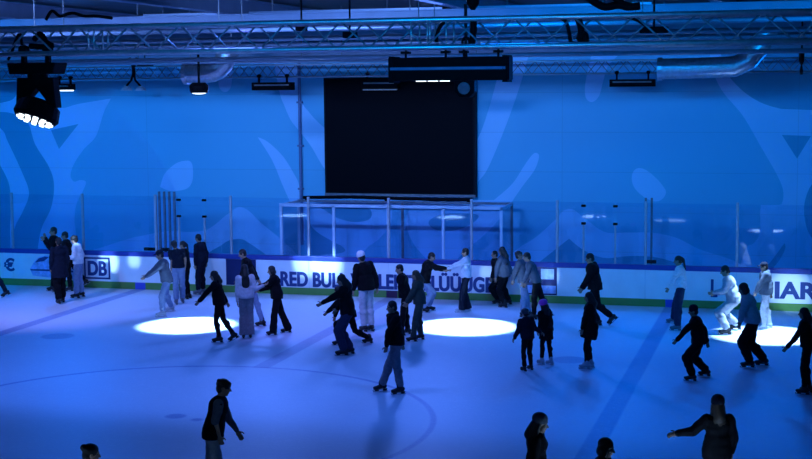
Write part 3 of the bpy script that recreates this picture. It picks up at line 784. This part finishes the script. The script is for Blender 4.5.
    p0 = o3(P); sp = lambda t_: p0 + spine * (.50 * s * t_)
    wf = .92 if fem else 1
    g.ell(sp(.0), (Lt, F, UP), (.160 * s, .112 * s, .13 * s)); g.ell(sp(.42), X3, (.132 * s * wf, .098 * s, .15 * s)); g.ell(sp(.74), X3, (.160 * s * wf, .112 * s, .17 * s))
    g.cap(o3(sh[1]), .05 * s, o3(sh[-1]), .05 * s)
    if fem:
        for sd in (1, -1): g.ell(sp(.70) + Fs * .085 * s + Ls * sd * .065 * s, X3, (.05 * s, .045 * s, .05 * s))
    for sd in (1, -1):
        a0, e, w_ = [o3(x) for x in arms[sd]]
        g.cap(a0, .050 * s, e, .038 * s); g.cap(e, .038 * s, w_, .026 * s)
        fd = (w_ - e).normalized(); pn = -Ls * sd; pn = pn - fd * pn.dot(fd)
        pn = pn.normalized() if pn.length > .2 else (Fs - fd * Fs.dot(fd)).normalized()
        lat = fd.cross(pn).normalized()
        if lat.dot(Fs + UP * .3) < 0: lat = -lat            # thumb side
        hs = s * 1.0
        g.ell(w_ + fd * .045 * hs, (lat, pn, fd), (.040 * hs, .017 * hs, .052 * hs))
        for i, (off, ln) in enumerate(((.030, .068), (.010, .078), (-.010, .073), (-.028, .058))):
            k0 = w_ + fd * (.080 * hs) + lat * (off * hs); k1 = k0 + (fd * .92 + pn * .35 + lat * off * 2.2).normalized() * (ln * .55 * hs); k2 = k1 + (fd * .62 + pn * .78).normalized() * (ln * .5 * hs)
            g.cap(k0, .0098 * hs, k1, .0090 * hs, 8); g.cap(k1, .0090 * hs, k2, .0078 * hs, 8)
        t0 = w_ + fd * .028 * hs + lat * .030 * hs; t1 = t0 + (fd * .6 + lat * .75 + pn * .25).normalized() * .042 * hs; t2 = t1 + (fd * .9 + lat * .25 + pn * .35).normalized() * .032 * hs
        g.cap(t0, .013 * hs, t1, .011 * hs, 8); g.cap(t1, .011 * hs, t2, .009 * hs, 8)
    for sd in (1, -1):
        h, K, A, lf, f = legs[sd]; h, K, A = o3(h), o3(K), o3(A)
        g.cap(h, .084 * s, K, .054 * s); g.cap(K, .052 * s, A, .038 * s); dk = (A - K).normalized()
        g.ell(K + dk * .13 * s - F * .018 * s, (Lt, F, UP), (.048 * s, .05 * s, .10 * s))
    root = remeshed('person', g, SKIN, None, .0085 * max(s, .75), 2, .22)
    root.location = G; tag(root, label, 'person', group)
    PEOPLE.append((root, hc.copy(), HX, s))
    # ---- feet and skates
    for sd in (1, -1):
        h, K, A, lf, f = legs[sd]; shin = (A - K).normalized()
        turn = math.radians(f[3]) if len(f) > 3 else 0
        ff = F * math.cos(turn) + UP.cross(F) * math.sin(turn)
        if lf:
            up_ = (-shin * .9 + UP * .25).normalized(); toe = (ff - up_ * ff.dot(up_)).normalized()
        else: up_ = UP; toe = ff
        side = toe.cross(up_)
        R = Matrix((side, toe, up_)).transposed().to_4x4() @ Matrix.Diagonal((s, s, s, 1)); R.translation = o3(A)
        sk = get_skate(skates)
        o = bpy.data.objects.new('skate', None); sk[3].append((root, R, len(sk[3])))
    # ---- trousers or skirt
    kind, c = bot; M_ = CL[c]; g = Geo()
    rad = {'jeans': (.106, .086, .078), 'slim': (.101, .078, .067), 'leggings': (.093, .068, .058), 'wide': (.103, .088, .105), 'loose': (.116, .102, .092), 'skirt': (.093, .068, .058)}[kind]
    g.ell(sp(.0), (Lt, F, UP), (.175 * s, .128 * s, .145 * s)); g.ell(sp(.12), (Lt, F, UP), (.160 * s, .120 * s, .10 * s))
    for sd in (1, -1):
        h, K, A, lf, f = legs[sd]; h, K, A = o3(h), o3(K), o3(A); dk = (A - K).normalized()
        end = A + dk * ((.06 if kind == 'wide' else -.055) * s)
        g.cap(h, rad[0] * s, K, rad[1] * s)
        if kind == 'wide': g.tube([K - dk * .05 * s, K, end], [rad[1] * s * .96, rad[1] * s, rad[2] * s], 14)
        else:
            g.cap(K, rad[1] * s, end, rad[2] * s); g.ell(K + dk * .12 * s - F * .015 * s, (Lt, F, UP), ((rad[2] + .012) * s, (rad[2] + .014) * s, .10 * s))
    remeshed('trousers' if kind not in ('leggings', 'skirt') else 'leggings', g, M_, root, .013, 3, None, .010)
    if kind == 'skirt':
        g = Geo(); hm = (o3(legs[1][1]) + o3(legs[-1][1])) / 2
        g.tube([sp(.15), sp(-.05), p0 * .35 + hm * .65 + UP * .0], [.15 * s, .185 * s, .205 * s], 18); remeshed('skirt', g, M_, root, .013, 3, None, .010)
    # ---- top
    kind, c = top[0], top[1]; M_ = CL[c]; g = Geo()
    k_, slv, hem = {'tee': (.020, .6, .05), 'jumper': (.030, .97, .09), 'hoodie': (.037, .97, .12), 'jacket': (.045, .97, .13), 'puffer': (.055, .97, .13), 'coat': (.035, .97, .36), 'crop': (.020, .97, .0), 'vest': (.035, .0, .12), 'shirt': (.024, .97, .14)}[kind]
    k_ = k_ * s * bulk
    hm = -UP
    g.ell(sp(.74), X3, (.160 * s * wf + k_, .112 * s + k_, .165 * s + k_ * .5)); g.ell(sp(.42), X3, (.140 * s * wf + k_, .102 * s + k_, .16 * s))
    g.cap(o3(sh[1]), .05 * s + k_ * .6, o3(sh[-1]), .05 * s + k_ * .6)
    g.cap(n0 - spine * .05 * s, .085 * s, n0 + spine * .012 * s, .066 * s)
    lo = p0 - UP * ((hem - .04) * s) ; wd = .168 * s + k_
    if hem > .02:
        rings = [sp(.45), sp(.12), lo]; rr = [(.145 * s * wf + k_, .108 * s + k_), (wd, .122 * s + k_), (wd + (.05 * s if hem > .3 else -.005 * s), .126 * s + k_ + (.05 * s if hem > .3 else 0))]
        vs = []; n = 18
        for cpt, (ra, rb) in zip(rings, rr):
            vs += [cpt + Lt * (ra * math.cos(2 * math.pi * i / n)) + F * (rb * math.sin(2 * math.pi * i / n)) for i in range(n)]
        fs = [tuple(range(n))[::-1], tuple(2 * n + i for i in range(n))] + [(j * n + i, j * n + (i + 1) % n, (j + 1) * n + (i + 1) % n, (j + 1) * n + i) for j in (0, 1) for i in range(n)]
        g.add(vs, fs)
    else: g.ell(sp(.16), (Lt, F, UP), (.155 * s + k_, .118 * s + k_, .10 * s))
    for sd in (1, -1):
        a0, e, w_ = [o3(x) for x in arms[sd]]
        if slv == 0: continue
        if slv < .9: g.cap(a0, .060 * s + k_ * .5, a0.lerp(e, .62), .056 * s + k_ * .4)
        else:
            g.cap(a0, .054 * s + k_ * .75, e, .044 * s + k_ * .7); g.cap(e, .044 * s + k_ * .7, e.lerp(w_, .93), .034 * s + k_ * .45)
    if kind in ('hoodie', 'puffer') or (len(top) > 2 and 'hood' in top[2]):
        g.ell(n0 + spine * .015 * s - Fs * .075 * s, X3, (.10 * s, .055 * s, .06 * s))
    if len(top) > 2 and 'hoodup' in top[2]:
        g.ell(q(0, -.03, .025), HX, (.108 * s, .112 * s, .125 * s)); g.cap(q(0, -.04, -.06), .09 * s, n0, .09 * s)
    nm = {'tee': 'tee_shirt', 'jumper': 'jumper', 'hoodie': 'hoodie', 'jacket': 'jacket', 'puffer': 'puffer_jacket', 'coat': 'coat', 'crop': 'jumper', 'vest': 'waistcoat', 'shirt': 'shirt'}[kind]
    remeshed(nm, g, M_, root, .013, 3, None, .012)
    if kind == 'vest':
        g = Geo(); kk_ = .02 * s
        for sd in (1, -1):
            a0, e, w_ = [o3(x) for x in arms[sd]]
            g.cap(a0, .056 * s + kk_, e, .046 * s + kk_ * .8); 
            if sd == 1: g.cap(e, .046 * s + kk_ * .8, e.lerp(w_, .93), .038 * s)
        g.cap(o3(sh[1]), .056 * s, o3(sh[-1]), .056 * s)
        remeshed('shirt', g, CL[top[2]], root, .013, 3, None, .01)
    # ---- hair, headgear
    style, hcolor = hair
    if style:
        g = Geo(); el = lambda c, rad: g.ell(c, HX, tuple(x * s for x in rad))
        el(q(0, -.020, .036), (.087, .099, .090)); el(q(0, -.050, -.02), (.078, .062, .08))
        if style == 'curly':
            for i in range(16):
                th = i * 2.4; zz = .02 + .06 * (i / 16); el(q(math.cos(th) * .07 * (1 - i / 40), -.015 + math.sin(th) * .075, zz), (.036, .036, .032))
        if style in ('long', 'verylong'):
            L = .20 if style == 'long' else .34
            bk = n0 - Fs * .10 * s
            g.cap(q(0, -.055, -.02), .078 * s, bk, .085 * s); g.ell(bk - spine * (L * .4 * s), X3, (.105 * s, .048 * s, L * .62 * s))
            for sd in (1, -1): g.cap(q(sd * .07, -.01, 0), .028 * s, n0 + Ls * sd * .085 * s - Fs * .03 * s - spine * .05 * s, .034 * s)
        if style == 'pony':
            b0 = q(0, -.11, .045); g.cap(b0, .030 * s, q(0, -.145, -.01), .036 * s, 8); g.cap(q(0, -.145, -.01), .036 * s, n0 - Fs * .13 * s - spine * .07 * s, .022 * s, 8)
        if style == 'bun': el(q(0, -.105, .062), (.042, .042, .042))
        if style == 'bob':
            for sd in (1, -1): el(q(sd * .068, -.015, -.045), (.030, .062, .085))
            el(q(0, -.065, -.05), (.075, .05, .08))
        remeshed('hair', g, HAIRS[hcolor], root, .011, 2, None, .006)
    if hat:
        kind, c = hat; g = Geo(); el = lambda cc, rad: g.ell(cc, HX, tuple(x * s for x in rad))
        if kind == 'beanie': el(q(0, -.018, .062), (.096, .110, .092)); el(q(0, -.012, .030), (.100, .112, .030))
        if kind == 'cap': el(q(0, -.014, .066), (.096, .108, .074)); el(q(0, .105, .052), (.066, .075, .013))
        if kind == 'band': el(q(0, -.014, .048), (.094, .108, .026))
        if kind == 'helmet':
            el(q(0, -.015, .055), (.118, .138, .105)); el(q(0, .08, .045), (.095, .07, .022))
            for i in (-1, 0, 1): g.cap(q(i * .045, .09, .10), .014 * s, q(i * .05, -.11, .125), .014 * s, 8)
        remeshed({'beanie': 'beanie', 'cap': 'cap', 'band': 'headband', 'helmet': 'helmet'}[kind], g, CL[c], root, .010, 2, None, .003)
    return root

person('person in black raising one hand at the back of the group by the train advert', (53, 231.3), (54, 237), (57, 258), [(53.5, 291, 'g'), (59, 292, 'g')], 285,
       ((50.5, 248, -1), (43.5, 239.5, -1)), ((48.5, 247, 1), (45.5, 238, 1)), top=('jacket', 'black'), bot=('jeans', 'black'), hair=('short', 'dark'))
person('person in long dark jacket, nearest the camera in the group by the train advert', (58.5, 241.5), (58.8, 247.5), (59.6, 270), [(59, 304, 'g'), (63, 302.5, 'g')], 200,
       top=('coat', 'navy', 'hood'), bot=('loose', 'black'), hair=('short', 'dark'))
person('person with dark round hair in black jacket standing left of the white-topped skater', (64.5, 235.5), (66, 241.5), (69.5, 263), [(70.5, 291.5, 'g'), (88, 288.5, .25)], 265,
       ((62, 250), (60, 258)), ((73, 251), (72, 260)), M=1.62, top=('jacket', 'black'), bot=('slim', 'black'))
person('person in white long-sleeved top and blue jeans beside the framed logo advert', (74, 239.5), (77, 245.5), (79.3, 268), [(77, 298.5, 'g'), (82, 297, 'g')], 250,
       ((74, 258), (68, 257)), ((83, 257), (80, 265)), top=('jumper', 'white'), bot=('jeans', 'denim'), hair=('curly', 'dark'))
person('person at the far left edge of the ice with one dark leg trailing', (-13, 243), (-12, 249), (-7, 269), [(-9, 299, 'g'), (7, 296, .1)], 270, M=1.6, top=('jacket', 'black'), bot=('slim', 'navy'), hair=('short', 'dark'))
person('skater in steel blue jacket and light jeans leaning left with an arm held out', (159.6, 255), (163, 261), (167.5, 281), [(163, 317, 'g'), (171.5, 311.5, 'g')], 275,
       ((154, 271), (143.5, 278)), ((155, 269), (145, 277)), M=1.66, top=('jacket', 'steel'), bot=('jeans', 'denim'), hair=('short', 'dark'), hat=('cap', 'navy'), skates='white')
person('person in dark tee and light jeans seen from behind beside the steel blue jacket', (174.2, 244.5), (176.5, 250), (178.8, 271), [(176.5, 304.8, 'g'), (183, 303.2, 'g')], 190,
       ((171, 258), (171.2, 267)), ((185, 258), (185.2, 267)), top=('tee', 'navy'), bot=('jeans', 'denim'), hair=('curly', 'dark'), skates='grey')
person('person in black with ponytail half hidden behind the dark tee and light jeans', (182.5, 245), (184.5, 250.5), (186.5, 270), [(186, 299.5, 'g'), (189, 298.5, 'g')], 250, top=('jumper', 'black'), bot=('slim', 'black'), hair=('pony', 'dark'))
person('tall man in dark jumper standing at the boards with grey skates', (198, 238), (200, 243.6), (202.2, 265), [(198.5, 295, 'g'), (203.5, 293.5, 'g')], 235,
       ((195.6, 256), (195.2, 268)), ((207.5, 256), (206.5, 267)), top=('jumper', 'navy'), bot=('jeans', 'navy'), hair=('short', 'dark'), skates='grey')
person('girl in black leggings with one skate lifted behind, before the left light pool', (213.8, 275.5), (215.5, 281.5), (219.5, 303), [(219.5, 343, 'g'), (233.5, 334, .05)], 262,
       ((206.5, 293), (198, 302.5)), ((222, 294), (226, 301)), M=1.58, top=('hoodie', 'black', 'hood'), bot=('leggings', 'black'), hair=('long', 'dark'), fem=True)
person('woman from behind with very long dark hair, pale top and grey wide trousers', (244.5, 269), (245.2, 275), (246.2, 298), [(243.5, 338.5, 'g'), (250.5, 338, 'g')], 182,
       ((237.4, 291), (237.5, 304)), ((255, 289), (260, 287)), top=('jumper', 'pale'), bot=('wide', 'grey'), hair=('verylong', 'dark'), fem=True)
person('man in black jumper and light trousers stretching one leg behind the pale-topped woman', (242.3, 253.8), (246, 260), (253.5, 283), [(247, 327, 'g'), (262.5, 326.5, 'g')], 272,
       ((243, 272), (238, 281)), ((254.5, 271), (259.5, 282)), M=1.62, top=('jumper', 'black'), bot=('slim', 'denim'), hair=('short', 'dark'))
person('woman in long black coat and wide black trousers reaching left to the skater beside her', (271.3, 270.5), (274.4, 276.5), (277.6, 299), [(273.5, 335.5, 'g'), (288, 333, 'g')], 275,
       ((266.5, 284.5), (259, 286.5)), ((269, 287), (260, 290)), M=1.54, top=('jacket', 'black'), bot=('wide', 'black'), hair=('bob', 'dark'), fem=True)
person('woman with long dark hair in blue jeans gliding left in front of the lettering', (341.2, 280), (344.8, 286.5), (348, 312), [(344, 356, 'g'), (350.5, 354.5, 'g')], 275,
       ((333.5, 297), (322.5, 303)), ((344, 301), (338, 308)), M=1.74, top=('jacket', 'black'), bot=('loose', 'dblue'), hair=('verylong', 'dark'), fem=True)
person('skater in black hidden behind the blue-jeans woman with one leg stretched back', (338, 291), (342, 296), (351.5, 315), [(339.5, 345.5, 'g'), (369.5, 343.5, 'g')], 272,
       ((335, 305), (327.5, 312)), ((338, 306), (335, 317)), M=1.50, top=('jacket', 'black'), bot=('slim', 'black'), hair=('short', 'dark'))
person('man in white hat, black jacket and pale trousers in front of the lettering', (360.8, 257), (363.5, 263.5), (367, 290), [(364.5, 332, 'g'), (371.5, 331.5, 'g')], 215,
       ((355.5, 277), (353.5, 289.5)), ((375, 276), (377, 287.5)), top=('jacket', 'black'), bot=('jeans', 'pale'), hair=('short', 'dark'), hat=('beanie', 'white'))
person('person in black leaning over behind the olive-clad skater', (399.2, 269), (402.3, 275.5), (406, 298), [(402, 336, 'g'), (408, 334.5, 'g')], 275,
       ((401, 289), (407, 299)), ((404, 290), (410, 300)), top=('jacket', 'black'), bot=('slim', 'black'), hair=('short', 'dark'))
person('long-haired skater in olive jacket and olive jeans left of the middle light pool', (415.5, 274.8), (417.8, 281), (420, 303), [(413.5, 342, 'g'), (421, 340, 'g')], 268,
       ((412, 294), (406.5, 302)), ((414, 294), (408, 303)), top=('jacket', 'green'), bot=('jeans', 'green'), hair=('long', 'brown'), fem=True)
person('man in black hooded top and grey jeans alone on the ice below the middle', (391.6, 307), (393.5, 315), (397, 345), [(382.5, 391.5, 'g'), (400.5, 394.5, 'g')], 290,
       ((387.5, 334), (386, 350)), ((403, 332), (403, 350)), top=('hoodie', 'black', 'hood'), bot=('jeans', 'grey'), hair=('short', 'dark'))
person('person in black bending towards the white-jumpered skater with both arms held out', (432, 256.8), (428, 261.8), (424.5, 277.5), [(422.5, 313, 'g'), (428.5, 311, 'g')], 85,
       ((436, 268), (446, 269.5)), ((437, 267.5), (446, 268.5)), M=1.62, top=('jacket', 'black'), bot=('jeans', 'denim'), hair=('short', 'dark'))
person('skater in white jumper and dark wide trousers holding out both hands to the left', (465, 252.3), (466.3, 258), (466, 278.5), [(462, 312.5, 'g'), (468, 311.5, 'g')], 275,
       ((456.5, 264.5), (447, 269.2)), ((458, 265), (448, 269.8)), top=('jumper', 'white'), bot=('wide', 'navy'), hair=('short', 'dark'), skates='white')
person('long-haired woman in a steel blue denim jacket near the end of the lettering', (501.8, 250.8), (503.2, 256.8), (505, 277), [(504.5, 308, 'g'), (509, 304.5, 'g')], 245,
       ((497, 268), (496, 277)), ((509, 268), (513, 274)), M=1.56, top=('jacket', 'steel'), bot=('jeans', 'black'), hair=('verylong', 'dark'), fem=True)
person('person facing the ice half hidden behind the steel blue denim jacket', (494.3, 254.5), (495.8, 260), (498, 278), [(498, 304, 'g'), (502, 302.5, 'g')], 290, M=1.46, top=('jacket', 'black'), bot=('jeans', 'black'), hair=('short', 'dark'))
person('person in grey jacket and pale jeans facing right beside the grey-topped man', (519.3, 255.2), (520, 261), (523.5, 282), [(523, 317.5, 'g'), (528, 316.5, 'g')], 80,
       ((524, 272), (530, 272)), ((515, 272), (513, 280)), top=('jacket', 'midgrey'), bot=('jeans', 'denim'), hair=('curly', 'dark'))
person('man in grey top and black trousers leaning left behind the two small children', (526.6, 257), (529.5, 262.5), (536.5, 281), [(534, 320, 'g'), (549.5, 314, .1)], 272,
       ((527.5, 273), (524, 281)), ((531, 274), (526, 283)), M=1.62, top=('jumper', 'midgrey'), bot=('slim', 'black'), hair=('short', 'dark'))
person('small child in dark helmet and dark puffy jacket with arms spread', (524.8, 313.2), (526, 319.5), (528, 340.5), [(524.5, 371.5, 'g'), (531, 370, 'g')], 215,
       ((518.5, 330), (513.5, 340)), ((534.5, 328), (539, 331)), top=('puffer', 'navy'), bot=('slim', 'black'), hair=('short', 'dark'), hat=('helmet', 'helm'))
person('small child in bright pink helmet, black dress and white skates', (543, 304.5), (544.2, 311), (546.8, 332), [(542, 364.3, 'g'), (551, 365, 'g')], 225,
       ((540.5, 321), (538.5, 331)), ((551, 321), (552, 331)), top=('jumper', 'black'), bot=('skirt', 'black'), hair=('long', 'dark'), hat=('helmet', 'pink'), skates='white', fem=True)
person('man in black puffy jacket gliding left with one leg lifted behind him', (589.5, 258.3), (592.2, 264.2), (595.5, 288), [(598, 326, 'g'), (611.5, 316, .1)], 280,
       ((588, 279), (582, 287)), ((589, 280), (583, 288)), M=1.74, top=('puffer', 'black'), bot=('jeans', 'black'), hair=('short', 'dark'))
person('woman in black dress and big pale skates just in front of the black puffy jacket', (588.5, 297), (590, 303.5), (591, 327), [(587, 369.5, 'g'), (590.5, 367.5, 'g')], 262,
       ((584.5, 318), (582.3, 329)), ((587, 318), (586, 329)), top=('jumper', 'black'), bot=('skirt', 'black'), hair=('long', 'dark'), skates='white', fem=True)
person('woman with dark ponytail in white jumper by the plain white boards', (677.8, 260.5), (680.6, 266.8), (681, 290), [(677.5, 331, 'g'), (673.5, 323.5, 'g')], 265,
       ((673.5, 278), (668.5, 288)), ((684.5, 279), (682.5, 292)), top=('jumper', 'white'), bot=('loose', 'dblue'), hair=('pony', 'dark'), skates='grey', fem=True)
person('person in white jacket and pale trousers crouching with hands forward at the right light pool', (724.8, 270.8), (728.3, 277.5), (734, 298.5), [(727, 335, 'g'), (737, 330, 'g')], 272,
       ((724, 291), (715, 292.5)), ((726, 290), (717, 293)), M=1.76, top=('jacket', 'lgrey'), bot=('loose', 'lgrey'), hair=('short', 'dark'))
person('person in puffy blue-grey jacket and dark cap standing by the right hand lettering', (763.8, 266.8), (765.8, 273), (766, 294), [(764, 329.5, 'g'), (769, 328, 'g')], 285,
       ((759.5, 285), (756.5, 292)), ((771.5, 285), (771, 294)), top=('puffer', 'steel'), bot=('jeans', 'lgrey'), hair=('short', 'dark'), hat=('cap', 'navy'), skates='white')
person('person with dark bob in grey jumper and black trousers before the right light pool', (743.3, 288.8), (747.3, 295.5), (753, 320), [(750, 368, 'g'), (764, 366, 'g')], 275,
       ((743.5, 309), (741, 318)), ((750, 311), (743, 319)), M=1.74, top=('jumper', 'lgrey'), bot=('loose', 'black'), hair=('bob', 'dark'), bulk=1.6)
person('youngster in black with navy beanie gliding left with arms low', (693.2, 311), (695.3, 318), (699.3, 342), [(692.5, 381.5, 'g'), (706.5, 376.5, 'g')], 270,
       ((685, 331), (676.5, 340.5)), ((706.5, 333), (708.5, 348)), M=1.50, top=('jacket', 'black'), bot=('loose', 'black'), hair=('short', 'dark'), hat=('beanie', 'navy'))
person('woman all in black with long hair at the right edge holding one arm out', (803.5, 313), (804.8, 321), (808.5, 350), [(805, 395, 'g'), (809, 393, 'g')], 262,
       ((795, 339), (786, 348.5)), ((814, 340), (815, 354)), top=('jumper', 'black'), bot=('leggings', 'black'), hair=('long', 'dark'), fem=True)
person('man in black waistcoat and loose grey trousers hurrying right in the lower left', (224, 387.3), (220.5, 396), (212.5, 432), [(206, 508, 'g'), (221, 513, 'g')], 85,
       ((229, 419), (236.5, 430.5)), ((216, 418), (219, 435)), M=1.66, top=('vest', 'black', 'midgrey'), bot=('wide', 'lgrey'), hair=('curly', 'brown'))
person('person with dark hair tied in a bun at the bottom edge, lower left', (91.5, 453.5), (87.5, 466), (84, 515), [(80, 602, 'g'), (92, 604, 'g')], 95, M=1.62, top=('jumper', 'black'), bot=('jeans', 'navy'), hair=('bun', 'dark'), fem=True)
person('woman in patterned grey beanie with long dark hair at the bottom edge', (540.5, 423.5), (537, 435), (535, 475), [(530, 548, 'g'), (540, 550, 'g')], 80, M=1.62,
       top=('jumper', 'black'), bot=('jeans', 'black'), hair=('long', 'dark'), hat=('beanie', 'midgrey'), fem=True)
person('dark haired person cut off by the bottom edge right of the grey beanie', (606.5, 447.5), (601, 460), (597, 502), [(592, 582, 'g'), (602, 584, 'g')], 75, M=1.62, top=('jumper', 'black'), bot=('jeans', 'black'), hair=('bob', 'dark'))
person('woman in dark beanie with long loose hair seen from behind at the bottom right', (717.6, 404.5), (717.8, 414), (717, 453), [(713, 524, 'g'), (721, 523, 'g')], 195,
       ((700, 425), (685, 432.5)) , ((732, 432), (732, 450)), M=1.62, top=('jacket', 'black'), bot=('jeans', 'black'), hair=('long', 'brown'), hat=('beanie', 'navy'), fem=True)

# ---- bake the grown surfaces in one evaluation
dg = bpy.context.evaluated_depsgraph_get(); dg.update()
baked = [(o, bpy.data.meshes.new_from_object(o.evaluated_get(dg)), M_, fold) for o, M_, fold in REMESH]
heads = {r_.name: (hc, HX, s) for r_, hc, HX, s in PEOPLE}
for o, me, M_, fold in baked:
    old = o.data; o.modifiers.clear(); me.name = o.name; o.data = me; bpy.data.meshes.remove(old)
    me.materials.clear(); me.materials.append(M_)
    n = len(me.vertices); co = np.empty(n * 3, np.float32); me.vertices.foreach_get('co', co); co = co.reshape(-1, 3)
    if fold:
        no = np.empty(n * 3, np.float32); me.vertices.foreach_get('normal', no); no = no.reshape(-1, 3)
        sd = hash(o.name) % 97
        am = np.array([noise.noise(V((x * 9 + sd, y * 9, z * 14))) for x, y, z in co.tolist()], np.float32) * fold
        co += no * am[:, None]; me.vertices.foreach_set('co', co.ravel())
    me.polygons.foreach_set('use_smooth', [True] * len(me.polygons))
    if o.name in heads:
        hc, HX, s = heads[o.name]; me.materials.append(EYE); me.materials.append(LIP)
        P = len(me.polygons); ce = np.empty(P * 3, np.float32); me.polygons.foreach_get('center', ce); ce = ce.reshape(-1, 3)
        B = np.array([list(a) for a in HX]); loc = (ce - np.array(hc)) @ B.T / s
        mi = np.zeros(P, np.int32)
        front = loc[:, 1] > .05
        for sg in (1, -1): mi[front & (((loc[:, 0] - sg * .031) / .016) ** 2 + ((loc[:, 2] - .002) / .009) ** 2 < 1)] = 1
        mi[front & ((loc[:, 0] / .024) ** 2 + ((loc[:, 2] + .060) / .009) ** 2 < 1)] = 2
        me.polygons.foreach_set('material_index', mi)
    me.update()
# ---- skates: one boot and blade of each colour, then copies
for key, (b, s_, h, uses) in SK.items():
    o = link('skate', b.mesh('skate')); r_ = o.modifiers.new('r', 'REMESH'); r_.mode = 'VOXEL'; r_.voxel_size = .008
    sm = o.modifiers.new('s', 'SMOOTH'); sm.iterations = 3
    dg = bpy.context.evaluated_depsgraph_get(); dg.update()
    me = bpy.data.meshes.new_from_object(o.evaluated_get(dg)); o.modifiers.clear(); o.data = me
    bm = bmesh.new(); bm.from_mesh(me); k0 = len(bm.faces); bm.from_mesh(s_.mesh('sole'))
    bm.faces.ensure_lookup_table()
    for i, fc in enumerate(bm.faces): fc.material_index = 1 if i >= k0 else 0; fc.smooth = i < k0
    bm.to_mesh(me); bm.free(); me.materials.clear(); me.materials.append(BOOT[key]); me.materials.append(BOOT['black'])
    bl = link('blade', h.mesh('blade'), BLADE)
    for i, (root, R, _) in enumerate(uses):
        c = o if i == 0 else o.copy(); d = bl if i == 0 else bl.copy()
        if i: col.objects.link(c); col.objects.link(d)
        c.parent = root; c.matrix_local = R; d.parent = c; d.matrix_local = Matrix.Identity(4)

# ------------------------------------------------------------------ light
W = bpy.data.worlds.new('world'); sc.world = W; W.use_nodes = True
bg = W.node_tree.nodes['Background']; bg.inputs['Color'].default_value = (.004, .02, .12, 1); bg.inputs['Strength'].default_value = .25
def area(name, loc, target, size, power, color, spread=180):
    l = bpy.data.lights.new(name, 'AREA'); l.shape = 'RECTANGLE'; l.size, l.size_y = size; l.energy = power; l.color = color; l.spread = math.radians(spread)
    o = bpy.data.objects.new(name, l); col.objects.link(o); o.location = loc
    o.rotation_euler = (V(target) - V(loc)).to_track_quat('-Z', 'Y').to_euler(); return o
def spot(name, loc, target, ang, power, color, blend=.2, r=.06):
    l = bpy.data.lights.new(name, 'SPOT'); l.spot_size = math.radians(ang); l.spot_blend = blend; l.energy = power; l.color = color; l.shadow_soft_size = r
    o = bpy.data.objects.new(name, l); col.objects.link(o); o.location = loc
    o.rotation_euler = (V(target) - V(loc)).to_track_quat('-Z', 'Y').to_euler(); return o
BLUE = (.0, .16, 1.0); VIO = (.095, .22, 1.0); WBLUE = (.0, .28, 1.0); WVIO = (.17, .35, 1.0)
# blue wash lamps on the near side of the roof (above the picture), thrown at the mural wall
for X, pw in ((-24.8, 190), (-19.7, 200), (-14.6, 160), (-9.4, 160), (-4.2, 120), (1.0, 95)):
    area('wall_wash', (X, 22.3, 6.95), (X - .2, WY, 3.3), (1.4, .3), pw * .93, WVIO if -15 < X < -5 else WBLUE, 78)
# lamps looking straight down from between the roof beams
for X, Y in ((-14.6, 22), (-9.4, 22), (-4.2, 22)):
    area('down_wash', (X, Y, 7.2), (X, Y + 1, 0), (1.2, .4), {-14.6: 100, -9.4: 95, -4.2: 60}[X], VIO if X == -9.4 else ((.05, .18, 1) if X < -10 else BLUE), 120)
# flood lights on the slim truss, thrown back over the ice
for (x, y), pw, c in (((66, 92), 1300, BLUE), ((273, 92), 1250, VIO), ((433, 88), 1000, VIO), ((633, 89), 1150, BLUE), ((790, 84), 500, BLUE)):
    Lp = at(x, y, bY - .1); spot('back_wash', Lp, V((Lp.x + .3, 21.5, 0)), 105, pw * .86, c, 1, .35)
# narrow spots: the three pools in view and the ones on the near half of the rink
for (x, y), Lp in (((188, 325), at(199, 89, 30.6)), ((464, 326.5), at(433, 81, 31.6)), ((768, 335), at(801, 66, 31.8))):
    P = ice(x, y); Lp = Lp - UP * .22; spot('pool_spot', Lp, P, 26, 11000, (.35, .6, 1), .42)
for x, y, pw in ((292, 216, 1), (451, 217.5, 1), (592, 216.5, .9), (671, 220.5, .35), (766, 231, 1)):
    d = ray(x, y); h_ = at(x, y, D + .03); k = h_.z / -d.z; P = V((h_.x + d.x * k, h_.y - d.y * k, 0))     # where the glass would mirror it
    spot('near_pool_spot', (P.x, P.y - .6, 6.8), P, 11, 34000 * pw, (.35, .6, 1), .3)
for X in (-9.5, -5.5, -1.5): area('truss_fill', (X, 13, 6.5), (X - .5, 21.4, 6.2), (1.6, .3), 34, WBLUE, 50)  # added lamps out of view, there only to brighten the near truss
# moving head beams that catch the boards
for x, y, ang, pw in ((306, 262, 4, 1.4), (327, 263, 4.5, 1.8), (109, 262, 3.2, 1.3), (134, 260, 2.2, .7), (487, 273, 2.2, .35), (511, 284, 2.4, .45), (549, 276, 2.6, .8), (790, 292, 5.5, .8)):
    T = at(x, y, D); spot('board_spot', (T.x * .9 - 1.7, 22.8, 6.75), T, ang, 16000 * pw, (.35, .6, 1), .9)
for px in (70, 250, 420, 590, 760):  # added spots without fixtures, brightening the ice near the far boards
    Lp = at(px, 91, bY - .1); spot('ice_fill', Lp, V((Lp.x + .3, 30.5, 0)), 140, 620 if 200 < px < 500 else 420, VIO if 100 < px < 500 else BLUE, 1, .2)
spot('violet_spot', (-19, 25, 6.9), (-17.8, 30.6, 0), 46, 1900, (.40, .34, 1), 1)
spot('violet_spot', (-10.6, 25, 6.9), (-10.3, 32, 0), 58, 1300, (.24, .2, 1), 1)

for o in bpy.data.objects:
    if 'base' in o: del o['base']
vs = sc.view_settings
sc.display_settings.display_device = 'sRGB'
vs.view_transform = 'Standard'; vs.look = 'None'; vs.exposure = 0; vs.gamma = 1; vs.use_curve_mapping = False
